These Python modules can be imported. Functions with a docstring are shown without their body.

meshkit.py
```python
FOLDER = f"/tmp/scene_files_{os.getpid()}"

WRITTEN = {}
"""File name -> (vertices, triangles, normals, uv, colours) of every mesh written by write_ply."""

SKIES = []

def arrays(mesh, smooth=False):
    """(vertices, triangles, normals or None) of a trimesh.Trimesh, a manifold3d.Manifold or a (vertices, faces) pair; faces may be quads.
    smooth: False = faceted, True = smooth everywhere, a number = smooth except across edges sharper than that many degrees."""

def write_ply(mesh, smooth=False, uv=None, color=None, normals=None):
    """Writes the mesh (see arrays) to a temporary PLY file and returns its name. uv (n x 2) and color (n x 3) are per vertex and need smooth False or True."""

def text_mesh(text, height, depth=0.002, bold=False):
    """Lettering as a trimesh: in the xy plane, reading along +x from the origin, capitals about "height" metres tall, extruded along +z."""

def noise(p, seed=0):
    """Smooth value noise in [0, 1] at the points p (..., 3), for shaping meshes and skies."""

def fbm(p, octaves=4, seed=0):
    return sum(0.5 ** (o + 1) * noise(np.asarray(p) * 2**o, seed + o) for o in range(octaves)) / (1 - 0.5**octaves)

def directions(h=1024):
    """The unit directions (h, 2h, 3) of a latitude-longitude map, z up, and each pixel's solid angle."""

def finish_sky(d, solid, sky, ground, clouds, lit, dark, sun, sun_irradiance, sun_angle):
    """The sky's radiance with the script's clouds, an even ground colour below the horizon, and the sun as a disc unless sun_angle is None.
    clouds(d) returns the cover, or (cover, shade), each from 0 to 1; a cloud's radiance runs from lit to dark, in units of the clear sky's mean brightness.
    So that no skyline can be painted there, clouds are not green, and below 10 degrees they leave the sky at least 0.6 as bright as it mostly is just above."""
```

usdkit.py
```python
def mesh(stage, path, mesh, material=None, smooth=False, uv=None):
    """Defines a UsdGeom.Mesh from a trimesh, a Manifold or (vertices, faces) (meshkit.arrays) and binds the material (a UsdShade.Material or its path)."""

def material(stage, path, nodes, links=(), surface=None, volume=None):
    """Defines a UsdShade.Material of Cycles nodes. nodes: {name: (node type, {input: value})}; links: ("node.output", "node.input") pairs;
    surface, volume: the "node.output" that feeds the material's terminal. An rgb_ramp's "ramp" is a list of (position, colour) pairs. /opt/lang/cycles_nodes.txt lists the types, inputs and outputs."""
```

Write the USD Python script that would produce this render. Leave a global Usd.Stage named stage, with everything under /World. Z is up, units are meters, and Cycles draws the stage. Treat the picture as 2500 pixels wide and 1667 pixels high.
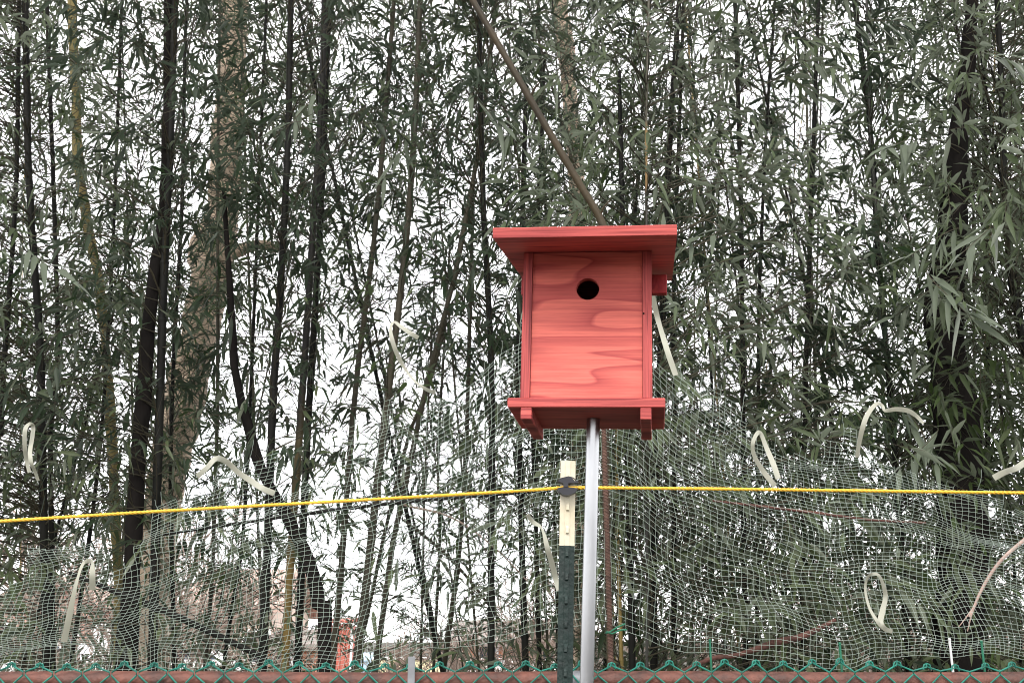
import math, random
import numpy as np, trimesh, usdkit, meshkit
from shapely.geometry import Polygon, Point, box as sbox
from pxr import Usd, UsdGeom, UsdLux, UsdShade, Sdf, Gf

stage = Usd.Stage.CreateInMemory()
UsdGeom.SetStageUpAxis(stage, UsdGeom.Tokens.z)
UsdGeom.SetStageMetersPerUnit(stage, 1.0)
stage.SetDefaultPrim(UsdGeom.Xform.Define(stage, '/World').GetPrim())
UsdGeom.Scope.Define(stage, '/World/Looks')
rng = np.random.default_rng(7)

# ------------------------------------------------------------------ camera, sky, sun, exposure
F_PX, EYE = 2700.0, np.array([0.0, 0.0, 1.58])
PITCH = math.atan(764 / F_PX)
cam = UsdGeom.Camera.Define(stage, '/World/camera')
cam.CreateHorizontalApertureAttr(36.0)
cam.CreateVerticalApertureAttr(24.0)
cam.CreateFocalLengthAttr(36.0 * F_PX / 2500)
cam.CreateClippingRangeAttr((0.05, 2000.0))
cam.AddTranslateOp().Set(Gf.Vec3d(*map(float, EYE)))
cam.AddRotateXOp().Set(90 + math.degrees(PITCH))
cam.CreateExposureAttr(1.4)

SUN = np.array([-0.25, -0.80, 0.75]); SUN /= np.linalg.norm(SUN)      # direction towards the sun, behind the camera, veiled by cloud
usdkit.material(stage, '/World/Looks/sky_look', {
    'sky': ('sky_texture', {'sky_type': 'single_scattering', 'sun_disc': False, 'sun_elevation': math.asin(SUN[2]), 'sun_rotation': math.atan2(SUN[0], SUN[1])}),
    'co': ('texture_coordinate', {}),
    'n': ('noise_texture', {'scale': 2.2, 'detail': 4.0, 'roughness': 0.55}),
    'cl': ('rgb_ramp', {'ramp': [(0.3, (0.86, 0.86, 0.89)), (0.7, (1.0, 0.985, 0.985))]}),
    'gain': ('vector_math', {'math_type': 'scale', 'scale': 9.5}),
    'mx': ('mix_color', {'fac': 0.93, 'use_clamp': False}),
    'bg': ('background_shader', {'strength': 0.12})},
    [('co.generated', 'n.vector'), ('n.fac', 'cl.fac'), ('cl.color', 'gain.vector1'), ('sky.color', 'mx.a'), ('gain.vector', 'mx.b'), ('mx.result', 'bg.color')], surface='bg.background')
dome = UsdLux.DomeLight.Define(stage, '/World/sky')
dome.CreateIntensityAttr(1.0)
UsdShade.MaterialBindingAPI.Apply(dome.GetPrim()).Bind(UsdShade.Material.Get(stage, '/World/Looks/sky_look'))
dome.GetPrim().SetCustomDataByKey('kind', 'structure')
sun = UsdLux.DistantLight.Define(stage, '/World/sun')
sun.CreateIntensityAttr(0.28); sun.CreateAngleAttr(25.0); sun.CreateNormalizeAttr(True)
sun.CreateColorAttr(Gf.Vec3f(1.0, 0.95, 0.88))
_z = SUN; _x = np.cross([0, 0, 1], _z); _x /= np.linalg.norm(_x); _y = np.cross(_z, _x)
sun.AddTransformOp().Set(Gf.Matrix4d(*_x, 0, *_y, 0, *_z, 0, 0, 0, 0, 1))

# ------------------------------------------------------------------ helpers
FW = np.array([0, math.cos(PITCH), math.sin(PITCH)]); UP = np.array([0, -math.sin(PITCH), math.cos(PITCH)])


def at(px, py, Y):
    """the point of the photograph's pixel (px, py) at the distance Y in front of the camera"""
    d = FW + np.array([1.0, 0, 0]) * (px - 1250) / F_PX + UP * (833.5 - py) / F_PX
    return EYE + d * (Y / d[1])


def project(p):
    d = np.asarray(p, float) - EYE
    z = d @ FW
    return 1250 + F_PX * d[..., 0] / z, 833.5 - F_PX * (d @ UP) / z, z


def S(pts, k=1.063):
    return [(x * k, y * k) for x, y in pts]


USED = {}


def numbered(parent, name):
    n = USED.get((parent, name), 0)
    USED[(parent, name)] = n + 1
    return name if n == 0 else f'{name}_{n:03d}'


def tag(o, label=None, cat=None, group=None, kind=None):
    p = o if isinstance(o, Usd.Prim) else o.GetPrim()
    for k, v in (('label', label), ('category', cat), ('group', group), ('kind', kind)):
        if v:
            p.SetCustomDataByKey(k, v)
    return p


def path_of(parent):
    return '/World' if parent is None else str(parent.GetPath())


def obj(name, mesh, mat, parent=None, smooth=30, kind=None, label=None):
    par = path_of(parent)
    m = usdkit.mesh(stage, f'{par}/{numbered(par, name)}', mesh, f'/World/Looks/{mat}', smooth=smooth)
    tag(m, kind=kind, label=label)
    return m.GetPrim()


def thing(name, label, cat, loc=(0, 0, 0), M=None, group=None):
    x = UsdGeom.Xform.Define(stage, '/World/' + numbered('/World', name))
    if M is not None:
        x.AddTransformOp().Set(Gf.Matrix4d(*[float(v) for v in np.asarray(M).T.ravel()]))
    else:
        x.AddTranslateOp().Set(Gf.Vec3d(*map(float, loc)))
    return tag(x, label, cat, group)


def cat(ms):
    ms = [m for m in ms if m is not None]
    vs, fs, n = [], [], 0
    for v, f in ((np.asarray(m.vertices), np.asarray(m.faces)) if isinstance(m, trimesh.Trimesh) else m for m in ms):
        vs.append(v); fs.append(f + n); n += len(v)
    return (np.vstack(vs), np.vstack(fs))


def shift(m, off):
    if isinstance(m, trimesh.Trimesh):
        m = m.copy(); m.apply_translation(off); return m
    return (m[0] + np.asarray(off), m[1])


def smooth_line(pts, step):
    """Catmull-Rom through pts, resampled to about 'step'"""
    p = np.asarray(pts, float)
    if len(p) == 2:
        n = max(2, int(np.linalg.norm(p[1] - p[0]) / step) + 1)
        return p[0] + (p[1] - p[0]) * np.linspace(0, 1, n)[:, None]
    q = np.vstack([2 * p[0] - p[1], p, 2 * p[-1] - p[-2]])
    out = []
    for i in range(1, len(q) - 2):
        n = max(2, int(np.linalg.norm(q[i + 1] - q[i]) / step) + 1)
        t = np.linspace(0, 1, n, endpoint=False)[:, None]
        a, b, c, d = q[i - 1], q[i], q[i + 1], q[i + 2]
        out.append(0.5 * (2 * b + (c - a) * t + (2 * a - 5 * b + 4 * c - d) * t ** 2 + (3 * b - a - 3 * c + d) * t ** 3))
    return np.vstack(out + [p[-1:]])


def frames(p):
    t = np.gradient(p, axis=0)
    t /= np.maximum(np.linalg.norm(t, axis=1, keepdims=True), 1e-9)
    ref = np.array([0.0, 0.0, 1.0]) if abs(t[:, 2]).mean() < 0.8 else np.array([0.0, 1.0, 0.0])
    u = np.cross(ref, t); u /= np.maximum(np.linalg.norm(u, axis=1, keepdims=True), 1e-9)
    return t, u, np.cross(t, u)


def tube(pts, r, n=8, cap=True):
    p = np.asarray(pts, float); m = len(p)
    r = np.broadcast_to(np.asarray(r, float), m)
    _, u, w = frames(p)
    a = np.linspace(0, 2 * np.pi, n, endpoint=False)
    v = (p[:, None] + r[:, None, None] * (u[:, None] * np.cos(a)[None, :, None] + w[:, None] * np.sin(a)[None, :, None])).reshape(-1, 3)
    i = np.arange(m - 1)[:, None] * n; j = np.arange(n)[None]; k = (j + 1) % n
    q = np.stack([i + j, i + k, i + n + k, i + n + j], -1).reshape(-1, 4)
    f = np.vstack([q[:, [0, 1, 2]], q[:, [0, 2, 3]]])
    if cap:
        v = np.vstack([v, p[:1], p[-1:]]); a0, a1 = len(v) - 2, len(v) - 1
        jj = np.arange(n); kk = (jj + 1) % n
        f = np.vstack([f, np.stack([np.full(n, a0), kk, jj], 1), np.stack([np.full(n, a1), (m - 1) * n + jj, (m - 1) * n + kk], 1)])
    return v, f


def board(x0, x1, y0, y1, z0, z1, c=0.0012):
    """a box with chamfered edges"""
    P = []
    for sx in (0, 1):
        for sy in (0, 1):
            for sz in (0, 1):
                X, Y, Z = (x0, x1)[sx], (y0, y1)[sy], (z0, z1)[sz]
                dx, dy, dz = c * (1 - 2 * sx), c * (1 - 2 * sy), c * (1 - 2 * sz)
                P += [(X, Y + dy, Z + dz), (X + dx, Y, Z + dz), (X + dx, Y + dy, Z)]
    return trimesh.convex.convex_hull(np.array(P))


def prism_y(poly, y0, y1):
    """a polygon of the x-z plane extruded from y0 to y1"""
    m = trimesh.creation.extrude_polygon(poly, y1 - y0, engine='earcut')
    v = np.array(m.vertices)
    return trimesh.Trimesh(np.stack([v[:, 0], y0 + v[:, 2], v[:, 1]], 1), np.array(m.faces)[:, ::-1], process=False)


def prism_x(poly, x0, x1):
    """a polygon of the y-z plane extruded from x0 to x1"""
    m = trimesh.creation.extrude_polygon(poly, x1 - x0, engine='earcut')
    v = np.array(m.vertices)
    return trimesh.Trimesh(np.stack([x0 + v[:, 2], v[:, 0], v[:, 1]], 1), np.array(m.faces), process=False)


# ------------------------------------------------------------------ materials
def mat(name, col, rough=0.6, metal=0.0, var=0.25, scale=12.0, bump=0.0, bscale=60.0, stretch=(1, 1, 1), col2=None, spec=0.5, rand=False):
    c = np.array(col, float); lo = c * (1 - var) if col2 is None else np.array(col2, float)
    hi = np.minimum(c * (1 + var), 0.95) if col2 is None else c
    nodes = {'co': ('texture_coordinate', {}), 'mp': ('mapping', {'scale': stretch}), 'n': ('noise_texture', {'scale': scale, 'detail': 5.0, 'roughness': 0.6}),
             'r': ('rgb_ramp', {'ramp': [(0.3, tuple(lo)), (0.7, tuple(hi))]}),
             'p': ('principled_bsdf', {'roughness': rough, 'metallic': metal, 'specular_ior_level': spec})}
    links = [('co.object', 'mp.vector'), ('mp.vector', 'n.vector'), ('n.fac', 'r.fac'), ('r.color', 'p.base_color')]
    if bump:
        nodes['n2'] = ('noise_texture', {'scale': bscale, 'detail': 4.0})
        nodes['b'] = ('bump', {'strength': bump, 'distance': 0.01})
        links += [('mp.vector', 'n2.vector'), ('n2.fac', 'b.height'), ('b.normal', 'p.normal')]
    usdkit.material(stage, f'/World/Looks/{name}', nodes, links, surface='p.BSDF')


def stained_wood(name, figure, streak, n_rings, dark, light, low=(0.72, 0.66, 0.7), spec=0.3):
    """red stained plywood: ring figure cut from a stretched noise, with a fine streak along the grain"""
    usdkit.material(stage, f'/World/Looks/{name}', {
        'co': ('texture_coordinate', {}), 'm1': ('mapping', {'scale': figure, 'location': (0.37, 1.3, 0.61)}), 'm2': ('mapping', {'scale': streak}),
        'n1': ('noise_texture', {'scale': 1.0, 'detail': 1.2, 'roughness': 0.4, 'distortion': 0.35}), 'k': ('math', {'math_type': 'multiply', 'value2': float(n_rings)}), 'fr': ('math', {'math_type': 'fraction'}),
        'r1': ('rgb_ramp', {'ramp': [(0.0, dark), (0.08, tuple(0.75 * np.array(dark) + 0.25 * np.array(light))), (0.5, tuple(0.15 * np.array(dark) + 0.85 * np.array(light))), (0.93, light), (1.0, dark)]}),
        'n2': ('noise_texture', {'scale': 1.0, 'detail': 6.0, 'roughness': 0.65}),
        'r2': ('rgb_ramp', {'ramp': [(0.34, low), (0.6, (1.0, 1.0, 1.0))]}),
        'mx': ('mix_color', {'blend_type': 'multiply', 'fac': 0.9}),
        'b': ('bump', {'strength': 0.25, 'distance': 0.002}),
        'p': ('principled_bsdf', {'roughness': 0.62, 'specular_ior_level': spec})},
        [('co.object', 'm1.vector'), ('co.object', 'm2.vector'), ('m1.vector', 'n1.vector'), ('n1.fac', 'k.value1'), ('k.value', 'fr.value1'), ('fr.value', 'r1.fac'), ('m2.vector', 'n2.vector'), ('n2.fac', 'r2.fac'),
         ('r1.color', 'mx.a'), ('r2.color', 'mx.b'), ('mx.result', 'p.base_color'), ('n2.fac', 'b.height'), ('b.normal', 'p.normal')], surface='p.BSDF')


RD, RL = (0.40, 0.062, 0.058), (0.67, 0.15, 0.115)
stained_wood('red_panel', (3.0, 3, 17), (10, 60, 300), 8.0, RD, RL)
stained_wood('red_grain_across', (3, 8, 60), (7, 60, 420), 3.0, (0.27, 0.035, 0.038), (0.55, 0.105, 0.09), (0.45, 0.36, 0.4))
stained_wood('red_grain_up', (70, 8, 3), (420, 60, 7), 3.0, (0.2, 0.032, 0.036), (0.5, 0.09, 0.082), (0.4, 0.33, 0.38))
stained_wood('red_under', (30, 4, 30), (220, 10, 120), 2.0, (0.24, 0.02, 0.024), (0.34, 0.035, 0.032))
mat('box_inside', (0.12, 0.06, 0.04), 0.9)
mat('galvanised', (0.37, 0.375, 0.385), 0.27, 1.0, 0.12, 40, stretch=(1, 1, 0.2))
mat('post_green', (0.005, 0.0145, 0.012), 0.45, 0, 0.4, 25, 0.25, 90, spec=0.35)
mat('post_cream', (0.56, 0.52, 0.41), 0.55, 0, 0.1, 14, 0.15, 60, col2=(0.46, 0.41, 0.29))
mat('black_plastic', (0.012, 0.012, 0.017), 0.35)
mat('rope_yellow', (0.66, 0.38, 0.025), 0.5, 0, 0.12, 60, 0.3, 300)
mat('rail_rust', (0.17, 0.055, 0.035), 0.65, 0, 0.5, 16, 0.5, 70, col2=(0.045, 0.022, 0.017))
mat('rail_grey', (0.2, 0.205, 0.215), 0.5, 0.5, 0.15, 30)
mat('wire_green', (0.009, 0.125, 0.092), 0.45, 0, 0.45, 30, spec=0.35)
mat('stake_green', (0.012, 0.10, 0.055), 0.5, 0, 0.3, 20, spec=0.3)
mat('white_plastic', (0.5, 0.5, 0.5), 0.5, 0, 0.05)
mat('rebar_rust', (0.085, 0.045, 0.032), 0.85, 0.1, 0.4, 60, 0.4, 200)
mat('cane_olive', (0.05, 0.036, 0.018), 0.5, 0, 0.4, 9, 0.2, 60, stretch=(1, 1, 0.6), col2=(0.018, 0.0135, 0.008), spec=0.2)
mat('cane_brown', (0.16, 0.10, 0.065), 0.8, 0, 0.4, 14, 0.5, 60, stretch=(1, 1, 0.2))
mat('cane_dark', (0.014, 0.0135, 0.0105), 0.6, 0, 0.5, 5, 0.2, 40, stretch=(1, 1, 0.4), col2=(0.004, 0.0045, 0.004), spec=0.12)
mat('cane_mid', (0.07, 0.06, 0.038), 0.6, 0, 0.5, 5, 0.2, 40, stretch=(1, 1, 0.4), col2=(0.022, 0.021, 0.015), spec=0.2)
mat('cane_yellow', (0.27, 0.19, 0.05), 0.5, 0, 0.4, 5, 0.2, 40, stretch=(1, 1, 0.4), col2=(0.11, 0.085, 0.025))
mat('twig_pale', (0.38, 0.27, 0.23), 0.8, 0, 0.3, 20, 0.3)
mat('bark_red', (0.075, 0.03, 0.022), 0.9, 0, 0.5, 20, 0.7)
mat('bark_beige', (0.46, 0.36, 0.265), 0.9, 0, 0.3, 11, 0.9, 25, stretch=(1, 1, 0.45), col2=(0.17, 0.13, 0.095))
mat('bark_moss', (0.26, 0.2, 0.08), 0.9, 0, 0.3, 6, 0.8, 25, col2=(0.09, 0.08, 0.025))
mat('bark_dark', (0.017, 0.0145, 0.013), 0.95, 0, 0.4, 8, 0.9, 30, stretch=(1, 1, 0.3), col2=(0.004, 0.0036, 0.0034), spec=0.08)
mat('bare_twig', (0.34, 0.26, 0.21), 0.9, 0, 0.3, 3, col2=(0.17, 0.125, 0.1))
mat('brick_pink', (0.42, 0.25, 0.2), 0.9, 0, 0.2, 3)
mat('brick_orange', (0.55, 0.25, 0.15), 0.9, 0, 0.2, 3)
mat('tan_wall', (0.5, 0.4, 0.33), 0.9, 0, 0.15, 3)
mat('roof_tan', (0.42, 0.30, 0.25), 0.9, 0, 0.25, 6)
mat('roof_grey', (0.2, 0.17, 0.15), 0.9, 0, 0.25, 6)
mat('white_paint', (0.8, 0.8, 0.8), 0.5, 0, 0.04)
mat('cream_wall', (0.7, 0.64, 0.38), 0.8, 0, 0.08, 3)
mat('shed_red', (0.38, 0.10, 0.07), 0.7, 0, 0.2, 4, stretch=(4, 4, 0.5))
mat('bin_blue', (0.42, 0.55, 0.68), 0.5, 0, 0.08)
mat('car_white', (0.8, 0.81, 0.82), 0.2, 0, 0.03)
mat('car_red', (0.36, 0.02, 0.025), 0.25, 0, 0.05)
mat('car_glass', (0.04, 0.05, 0.07), 0.08, 0, 0.1)
mat('tyre', (0.02, 0.02, 0.02), 0.9)
mat('litter', (0.052, 0.042, 0.028), 0.95, 0, 0.3, 3.0, 0.8, 9, col2=(0.018, 0.02, 0.011))
mat('asphalt', (0.16, 0.155, 0.15), 0.95, 0, 0.15, 2)


usdkit.material(stage, '/World/Looks/cane_yellow_foot', {
    'co': ('texture_coordinate', {}), 'x': ('separate_xyz', {}), 'n': ('noise_texture', {'scale': 9.0, 'detail': 4.0}),
    'ad': ('math', {'math_type': 'multiply_add', 'value2': 1.6}), 'mr': ('map_range', {'from_min': 2.6, 'from_max': 3.4, 'clamp': True}),
    'r': ('rgb_ramp', {'ramp': [(0, (0.17, 0.115, 0.035)), (0.5, (0.07, 0.055, 0.025)), (1.0, (0.014, 0.013, 0.011))]}), 'p': ('principled_bsdf', {'roughness': 0.55, 'specular_ior_level': 0.2})},
    [('co.object', 'x.vector'), ('co.object', 'n.vector'), ('n.fac', 'ad.value1'), ('x.z', 'ad.value3'), ('ad.value', 'mr.value'), ('mr.result', 'r.fac'), ('r.color', 'p.base_color')], surface='p.BSDF')


usdkit.material(stage, '/World/Looks/cane_straw_joint', {
    'co': ('texture_coordinate', {}), 'x': ('separate_xyz', {}), 'mr': ('map_range', {'from_min': 2.6, 'from_max': 4.0, 'clamp': True}),
    'r': ('rgb_ramp', {'ramp': [(0, (0.02, 0.019, 0.013)), (0.42, (0.03, 0.026, 0.016)), (0.44, (0.24, 0.14, 0.045)), (0.6, (0.2, 0.125, 0.04)), (0.62, (0.05, 0.045, 0.025)), (1.0, (0.05, 0.045, 0.025))]}), 'p': ('principled_bsdf', {'roughness': 0.5})},
    [('co.object', 'x.vector'), ('x.z', 'mr.value'), ('mr.result', 'r.fac'), ('r.color', 'p.base_color')], surface='p.BSDF')


def leaf_material(name, stops, trans=0.42):
    usdkit.material(stage, f'/World/Looks/{name}', {
        'g': ('geometry', {}), 'r': ('rgb_ramp', {'ramp': stops}),
        'hs': ('hsv', {'saturation': 0.55, 'value': 1.75}),
        'mx': ('mix_color', {}),
        'p': ('principled_bsdf', {'roughness': 0.5, 'specular_ior_level': 0.35}),
        't': ('translucent_bsdf', {}), 'mc': ('mix_closure', {'fac': trans})},
        [('g.random_per_island', 'r.fac'), ('r.color', 'hs.color'), ('g.backfacing', 'mx.fac'), ('r.color', 'mx.a'), ('hs.color', 'mx.b'), ('mx.result', 'p.base_color'), ('mx.result', 't.color'),
         ('p.BSDF', 'mc.closure1'), ('t.BSDF', 'mc.closure2')], surface='mc.closure')


leaf_material('leaf_green', [(0, (0.04, 0.062, 0.018)), (0.25, (0.075, 0.105, 0.028)), (0.5, (0.12, 0.145, 0.045)), (0.7, (0.175, 0.185, 0.06)), (0.84, (0.23, 0.21, 0.09)), (0.9, (0.33, 0.25, 0.15)), (1.0, (0.5, 0.39, 0.26))])
leaf_material('leaf_deep', [(0, (0.016, 0.03, 0.011)), (0.35, (0.03, 0.052, 0.017)), (0.65, (0.052, 0.08, 0.025)), (0.85, (0.1, 0.12, 0.04)), (0.93, (0.17, 0.14, 0.065)), (1.0, (0.38, 0.29, 0.19))])
leaf_material('leaf_grey', [(0, (0.075, 0.1, 0.048)), (0.3, (0.12, 0.148, 0.075)), (0.6, (0.18, 0.205, 0.11)), (0.82, (0.24, 0.245, 0.14)), (0.9, (0.32, 0.26, 0.18)), (1.0, (0.46, 0.37, 0.27))])
leaf_material('leaf_low', [(0, (0.07, 0.09, 0.04)), (0.25, (0.12, 0.145, 0.065)), (0.45, (0.18, 0.19, 0.10)), (0.6, (0.27, 0.23, 0.15)), (0.8, (0.38, 0.31, 0.22)), (1.0, (0.52, 0.44, 0.34))])
leaf_material('leaf_glaucous', [(0, (0.12, 0.145, 0.10)), (0.5, (0.18, 0.205, 0.15)), (0.85, (0.25, 0.26, 0.2)), (1.0, (0.36, 0.31, 0.22))])
leaf_material('leaf_dry', [(0, (0.3, 0.22, 0.13)), (0.6, (0.42, 0.33, 0.22)), (1, (0.5, 0.4, 0.28))])
for nm, col, tr in (('net_thread', (0.36, 0.43, 0.37), 0.2), ('ribbon', (0.37, 0.37, 0.30), 0.3)):
    usdkit.material(stage, f'/World/Looks/{nm}', {'p': ('principled_bsdf', {'base_color': col, 'roughness': 0.45}), 't': ('translucent_bsdf', {'color': col}), 'm': ('mix_closure', {'fac': tr})},
                    [('p.BSDF', 'm.closure1'), ('t.BSDF', 'm.closure2')], surface='m.closure')


# ------------------------------------------------------------------ ground
def ground_z(x, y):
    y = np.asarray(y, float); x = np.asarray(x, float)
    t = np.clip((y - 9) / 31, 0, 1); t = t * t * (3 - 2 * t)
    t2 = np.clip((y - 60) / 200, 0, 1)
    return 0.55 * t + 4.0 * t2 * t2


gx = np.concatenate([-np.geomspace(900, 6, 22), np.linspace(-5.5, 5.5, 45), np.geomspace(6, 900, 22)])
gy = np.concatenate([-np.geomspace(900, 3, 18), np.linspace(-2.5, 14, 60), np.geomspace(14.5, 900, 40)])
GX, GY = np.meshgrid(gx, gy)
GZ = ground_z(GX, GY) + np.where((abs(GX) < 6) & (GY < 14) & (GY > -3), 0.05 * (meshkit.fbm(np.stack([GX * 1.3, GY * 1.3, 0 * GX], -1), 3, 3) - 0.5), 0)
nx, ny = len(gx), len(gy)
ii = (np.arange(ny - 1)[:, None] * nx + np.arange(nx - 1)[None]).ravel()
gf = np.stack([ii, ii + 1, ii + nx + 1, ii + nx], 1)
obj('ground', (np.stack([GX, GY, GZ], -1).reshape(-1, 3), gf), 'litter', smooth=True, kind='structure')


# ------------------------------------------------------------------ far background: houses, cars, a wall, a shed, bare trees
def house(label, X0, X1, Y, eave, ridge, wall, roof, depth=7.0, windows=(), door=None, gable_front=False):
    z0 = float(ground_z(0, Y)) - 0.2
    h = thing('house', label, 'house', (X0, Y, z0))
    w = X1 - X0; eave -= z0; ridge -= z0
    if gable_front:
        obj('wall', prism_y(Polygon([(0, 0), (w, 0), (w, eave), (w / 2, ridge), (0, eave)]), 0, depth), wall, h)
        for s in (0, 1):
            a, b = ((-0.4, eave - 0.25), (w / 2, ridge + 0.05)) if s == 0 else ((w + 0.4, eave - 0.25), (w / 2, ridge + 0.05))
            obj('roof', prism_y(Polygon([a, b, (b[0], b[1] + 0.2), (a[0], a[1] + 0.2)]), -0.4, depth + 0.4), roof, h)
    else:
        obj('wall', prism_x(Polygon([(0, 0), (depth, 0), (depth, eave), (depth / 2, ridge), (0, eave)]), 0, w), wall, h)
        for s in (0, 1):
            a, b = ((-0.45, eave - 0.2), (depth / 2, ridge + 0.05)) if s == 0 else ((depth + 0.45, eave - 0.2), (depth / 2, ridge + 0.05))
            obj('roof', prism_x(Polygon([a, b, (b[0], b[1] + 0.2), (a[0], a[1] + 0.2)]), -0.4, w + 0.4), roof, h)
    for (x, z, ww, hh) in windows:
        f = obj('window', prism_y(sbox(x - ww / 2 - 0.1, z - 0.1, x + ww / 2 + 0.1, z + hh + 0.1), -0.07, -0.002), 'white_paint', h)
        obj('pane', prism_y(sbox(x - ww / 2, z, x + ww / 2, z + hh), -0.09, -0.072), 'car_glass', f)
    if door:
        x, ww, hh = door
        obj('door', prism_y(sbox(x - ww / 2, 0.2, x + ww / 2, 0.2 + hh), -0.06, -0.002), 'white_paint', h)
    return h


def car(label, X, Y, L, body, heading=0.0, group=None):
    z0 = float(ground_z(0, Y)); c, s = math.cos(heading), math.sin(heading)
    M = np.array([[c, -s, 0, X], [s, c, 0, Y], [0, 0, 1, z0], [0, 0, 0, 1.0]])
    t = thing('parked_car', label, 'car', M=M, group=group)
    k = L / 4.4
    prof = [(-2.2, 0.28), (-2.2, 0.75), (-2.05, 0.92), (-1.5, 0.98), (2.0, 0.98), (2.18, 0.85), (2.2, 0.3)]
    obj('body', prism_y(Polygon([(a * k, b) for a, b in prof]).buffer(0.04), -0.85, 0.85), body, t)
    cab = [(-1.15, 0.98), (-0.5, 1.42), (1.2, 1.46), (1.95, 0.98)]
    obj('cabin', prism_y(Polygon([(a * k, b) for a, b in cab]), -0.72, 0.72), body, t)
    for q in (-0.725, 0.705):
        obj('side_window', prism_y(Polygon([(-0.85 * k, 1.02), (-0.42 * k, 1.36), (1.1 * k, 1.39), (1.55 * k, 1.02)]), q, q + 0.02), 'car_glass', t)
    for x in (-1.4 * k, 1.35 * k):
        for q in (-0.88, 0.68):
            w = trimesh.creation.cylinder(0.32, 0.2, sections=20); w.apply_transform(trimesh.transformations.rotation_matrix(np.pi / 2, [1, 0, 0])); w.apply_translation([x, q + 0.1, 0.32])
            obj('wheel', w, 'tyre', t)
    obj('headlight', board(-2.24 * k, -2.1 * k, -0.75, -0.4, 0.62, 0.78, 0.02), 'white_plastic', t)
    obj('headlight', board(-2.24 * k, -2.1 * k, 0.4, 0.75, 0.62, 0.78, 0.02), 'white_plastic', t)
    return t


A = at(-120, 1600, 34); B = at(345, 1470, 34)
house('pinkish brick house far behind the leftmost bamboo canes', A[0], B[0], 34, at(0, 1520, 34)[2], at(0, 1440, 38)[2], 'brick_pink', 'roof_tan', windows=[(1.2, 1.0, 0.9, 1.1), (3.2, 1.0, 0.9, 1.1)], door=(4.6, 1.0, 2.0), gable_front=True)
A = at(455, 1600, 40); B = at(672, 1400, 40)
house('tan walled house with a pinkish tan roof beyond the broken diagonal cane', A[0], B[0], 40, at(0, 1480, 40)[2], at(0, 1405, 43.5)[2], 'tan_wall', 'roof_tan', windows=[(1.0, 1.0, 0.8, 1.0), (2.4, 1.0, 0.8, 1.0)])
A = at(1128, 1600, 36); B = at(1420, 1600, 36)
house('low orange brick house with white base beyond the canes left of the green post', A[0], B[0], 36, at(0, 1562, 36)[2], at(0, 1530, 39)[2], 'brick_orange', 'roof_grey', windows=[(0.8, 1.1, 0.5, 0.5), (2.6, 1.1, 0.5, 0.5)])
A = at(640, 1600, 38); B = at(770, 1600, 38)
house('long low orange brick building left of the red shed', A[0], B[0], 38, at(0, 1572, 38)[2], at(0, 1552, 41)[2], 'brick_orange', 'roof_grey', windows=[(0.7, 0.9, 0.5, 0.4)])
car('white parked car glimpsed left of the broken cane', at(405, 1600, 31)[0], 31, 4.3, 'car_white', 0.1)
car('white parked car seen at the foot of the leftmost canes', at(70, 1600, 30)[0], 30, 4.3, 'car_white', -0.05)
car('red parked car between the olive canes and the red shed', at(730, 1600, 46)[0], 46, 2.56, 'car_red', math.pi / 2 - 0.25)
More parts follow.
